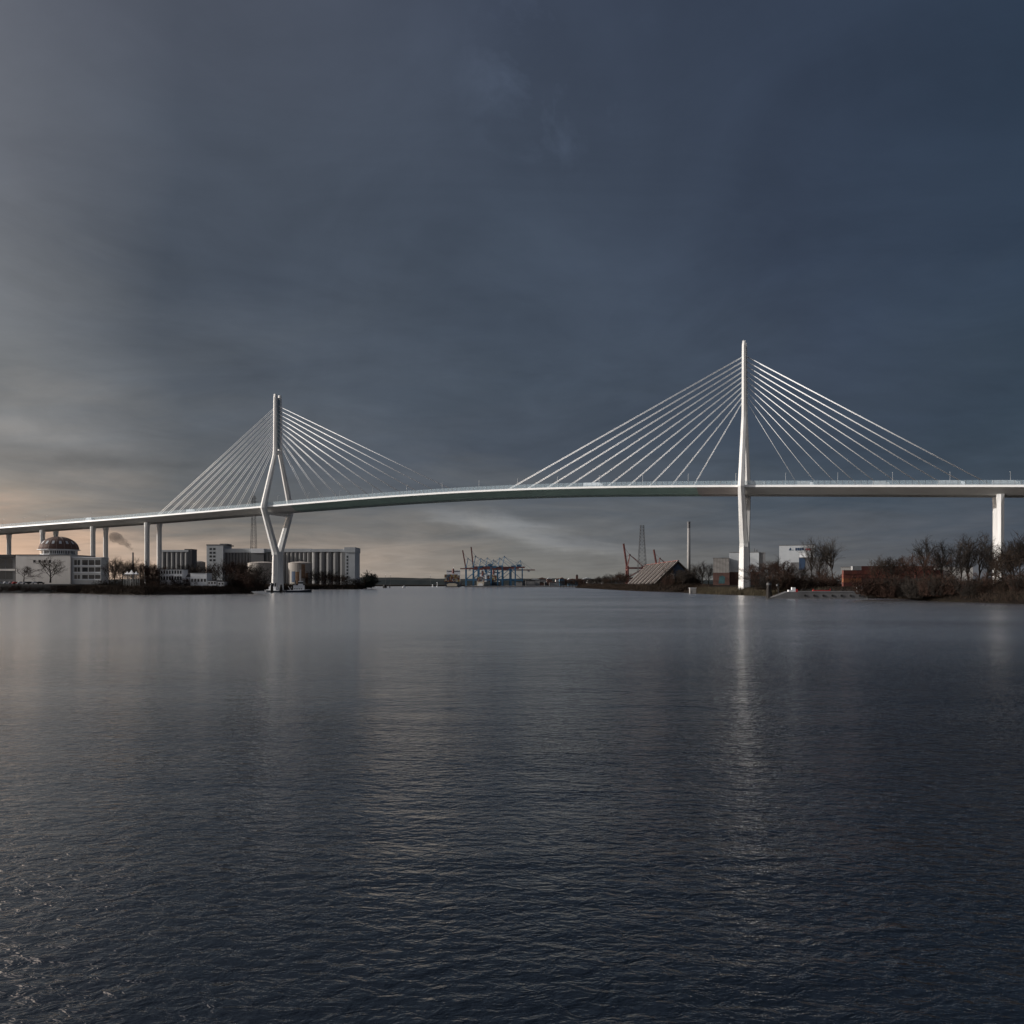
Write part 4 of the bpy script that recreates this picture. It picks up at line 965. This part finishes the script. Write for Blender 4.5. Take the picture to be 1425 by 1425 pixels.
# ------------------------------------------------------------------ harbour in the distance
def crane(px, d, label, boom_up, col='cblue', boomcol='cred', H=44., reach=46., back=22., flip=1, scale=1.0, boom_ang=80, group='ship-to-shore cranes'):
    t = thing('gantry_crane', (gx(px, d), d, 3), label, 'crane', group); t.scale = (scale*flip, scale, scale)
    G = 15.; Bw = 11.
    for sx_ in (-1, 1):
        for sy_ in (-1, 1): b = MB(); b.box(sx_*G-1.5, sx_*G+1.5, sy_*Bw-1.0, sy_*Bw+1.0, 0, H+2); b.build('leg', col, t)
    b = MB()
    for sx_ in (-1, 1): b.box(sx_*G-.8, sx_*G+.8, -Bw+1.003, Bw-1.003, 3, 5.4); b.box(sx_*G-.8, sx_*G+.8, -Bw+1.003, Bw-1.003, H-6, H-3.5)
    for sy_ in (-1, 1):
        b.box(-G+1.503, G-1.503, sy_*Bw-.7, sy_*Bw+.7, 13, 16.2); b.tube((-G, sy_*Bw, 16), (G, sy_*Bw, H-3), .6, n=5)
    b.build('portal_frame', col, t)
    b = MB()
    for y in (-3.5, 3.5): b.box(-G, G+back, y-.8, y+.8, H-3.2, H-.2)
    for x in (-G+1.6, 0, G-1.6, G+back-2): b.box(x-.5, x+.5, -2.697, 2.697, H-2.6, H-.8)
    b.build('girder', boomcol, t)
    b = MB(); b.box(G+3, G+13, -4.5, 4.5, H, H+5); b.build('machinery_house', col, t)
    ap = Vector((-G+5, 0, H+23)); b = MB()
    for sy_ in (-1, 1):
        b.tube((-G, sy_*Bw*.6, H+1), ap+Vector((0, sy_*1.5, 0)), .75, n=5); b.tube((G, sy_*Bw*.6, H+1), ap+Vector((0, sy_*1.5, 0)), .45, n=5)
    b.box(ap.x-1.2, ap.x+1.2, -2.2, 2.2, ap.z-.3, ap.z+1.4); b.build('apex_frame', col, t)
    b = MB(); an = R(boom_ang) if boom_up else 0.; e = Vector((-math.cos(an), 0, math.sin(an))); nrm = Vector((math.sin(an), 0, math.cos(an)))
    hinge = Vector((-G-.4, 0, H-1.7))
    for y in (-3., 3.):
        o_ = hinge+Vector((0, y, 0)); rings = []
        for q in (o_, o_+e*reach): rings.append([q+nrm*s1*1.3+Vector((0, s2*.7, 0)) for s1, s2 in ((-1, -1), (1, -1), (1, 1), (-1, 1))])
        b.loft(rings)
    for i in range(6): q = hinge+e*(reach*(i+.5)/6); b.tube(q+Vector((0, -3, 0)), q+Vector((0, 3, 0)), .4, n=4)
    b.build('boom', boomcol, t)
    b = MB(); far = hinge+e*reach*.85; b.tube(ap, far, .32, n=4); b.tube(ap, hinge+e*reach*.45, .3, n=4); b.tube(ap, (G+back-2, 0, H), .3, n=4); b.build('stay_rod', col, t)
    if not boom_up:
        b = MB(); b.box(-G-reach*.5-3, -G-reach*.5+3, -2, 2, H-7, H-3.4); b.build('trolley_cab', 'bwhite', t)
    return t
crane(657, 1985, 'blue crane with red raised boom, leftmost of the far container cranes', True, scale=1.0)
crane(668, 2045, 'blue crane with tall raised boom, second from left of the far cranes', True, scale=1.12, boom_ang=84)
crane(692, 2100, 'blue crane with lowered boom, third from left of the far cranes', False)
crane(701, 2020, 'blue crane with lowered boom and dark apex, fourth from left of the far cranes', False, scale=1.03)
crane(708, 1960, 'blue crane with tall central apex, second from right of the far cranes', False, scale=1.06)
crane(719, 2060, 'blue crane with boom pointing right, rightmost of the far container cranes', False, scale=.95, flip=-1, reach=34)
crane(675, 1950, 'blue crane with lowered boom just right of the two raised booms', False, scale=.98)
crane(684, 2160, 'blue crane with lowered boom, farthest back in the middle of the far cranes', False, scale=1.1)
crane(884, 1500, 'red crane with raised boom left of the lattice mast', True, 'cred', 'cred', 36, 46, 10, 1, 1.0, 82, 'red cranes behind the shed')
crane(925, 1560, 'red crane mostly hidden behind the shed roof with only its boom showing', True, 'cred', 'cred', 36, 44, 10, 1, .92, 80, 'red cranes behind the shed')
SHIPC = ['box_rust_red', 'box_dusk_red', 'box_orange', 'box_brown', 'box_tgrey', 'box_cyan', 'box_yellow', 'box_offwhite']
def ship(px, d, L_, B_, label, hullm, sternm, top, seed, rz):
    """the ship lies along the view, stern towards the camera"""
    rg = random.Random(seed); t = thing('container_ship', (gx(px, d), d, 0), label, 'ship', 'container ships at the far terminal', rz)
    m = MB(); pr = [(-.36, -1), (.36, -1), (.5, 5), (.5, 13), (-.5, 13), (-.5, 5)]
    m.loft([[(x*B_*k, y, z) for x, z in pr] for y, k in ((0, .94), (L_*.1, 1), (L_*.8, 1), (L_*.95, .5), (L_, .06))]); m.build('hull', hullm, t)
    m = MB(); m.prism([(-.30*B_, 1.5), (.30*B_, 1.5), (.36*B_, 6), (.2*B_, 9), (-.2*B_, 9), (-.36*B_, 6)], 1, -.3, -.003); m.build('transom', sternm, t)
    n = int(B_/2.6); boxes = []
    for r_ in range(int((top-13)/2.6)):
        for i in range(n):
            if r_ >= int((top-13)/2.6)-1 and rg.random() < .25: continue
            x = -B_/2+1.3+i*(B_-2.6)/(n-1); boxes.append((x, 13+2.6*r_))
    for x, z in boxes[:96]:
        b = MB(); b.box(x-1.2, x+1.2, 3, 15.2, z+.004, z+2.55); b.build('deck_container', rg.choice(SHIPC), t)
    m = MB(); m.box(-B_*.46, B_*.46, L_*.3, L_*.3+14, 13, top+9); br = m.build('bridge_house', 'bwhite', t)
    g = MB(); g.box(-B_*.44, B_*.44, L_*.3-.3, L_*.3-.004, top+5.5, top+7.5); g.build('window_band', 'glass', br)
    m = MB(); m.lathe([(3, top), (2.4, top+13)], 12, (0, L_*.26)); m.build('funnel', 'cred', t)
    m = MB(); m.tube((0, L_*.3+6, top+9), (0, L_*.3+6, top+17), .5); m.build('mast', 'bwhite', t)
    return t
ship(629, 2000, 280, 38, 'container ship seen from astern with red boxes on top, alone on the left', 'navy', 'ivory', 34, 3, R(2))
ship(668.5, 1900, 240, 18, 'container ship with pale round stern below the blue cranes', 'ivory', 'pale', 26, 4, R(-3))
ship(684, 2080, 260, 34, 'dark-hulled container ship berthed behind the pale-sterned ship', 'navy', 'navy', 32, 6, R(-3))
m = MB(); m.box(gx(650, 2000), gx(800, 2000), 1880, 2470, -3, 3.); tag(m.build('far_quay', 'cdark'), kind='structure')
# low sheds and stacks on the far quay
rf = random.Random(31)
for i in range(22):
    px = 724+i*5.2+rf.uniform(-1.5, 1.5); d = 2000+rf.uniform(0, 250); k = F/d; w_ = rf.uniform(5, 14)/k; h = gz(rf.uniform(805.5, 811.5), d)-3
    cm, cn = rf.choice([('bwhite', 'white'), ('cgrey', 'grey'), ('brick', 'red'), ('panel', 'pale grey'), ('beige', 'beige'), ('cdark', 'dark'), ('box_cyan', 'blue')])
    t = thing('warehouse', (gx(px, d), d, 3), '%s low warehouse among the far quay sheds right of the cranes' % cn, 'building', 'far quay warehouses, '+cn)
    b = MB(); b.box(-w_/2, w_/2, 0, 40, -1, h); b.build('wall', cm, t)
    b = MB(); b.prism([(-w_/2-1, h+.004), (w_/2+1, h+.004), (0, h+h*.25)], 1, -1, 41); b.build('roof', rf.choice(['roof', 'panel', 'roof_red']), t)
t = thing('harbour_tower', (gx(803, 2150), 2150, 3), 'red-brown square tower rising above the far quay sheds', 'tower')
b = MB(); b.box(-3, 3, 0, 6, -1, gz(801, 2150)-3); b.build('shaft', 'brick', t)
b = MB(); b.prism([(-3.4, gz(801, 2150)-2.99), (3.4, gz(801, 2150)-2.99), (0, gz(799, 2150)-3)], 1, -.4, 6.4); b.build('roof', 'roof', t)
# industrial skyline fragments beyond the left approach
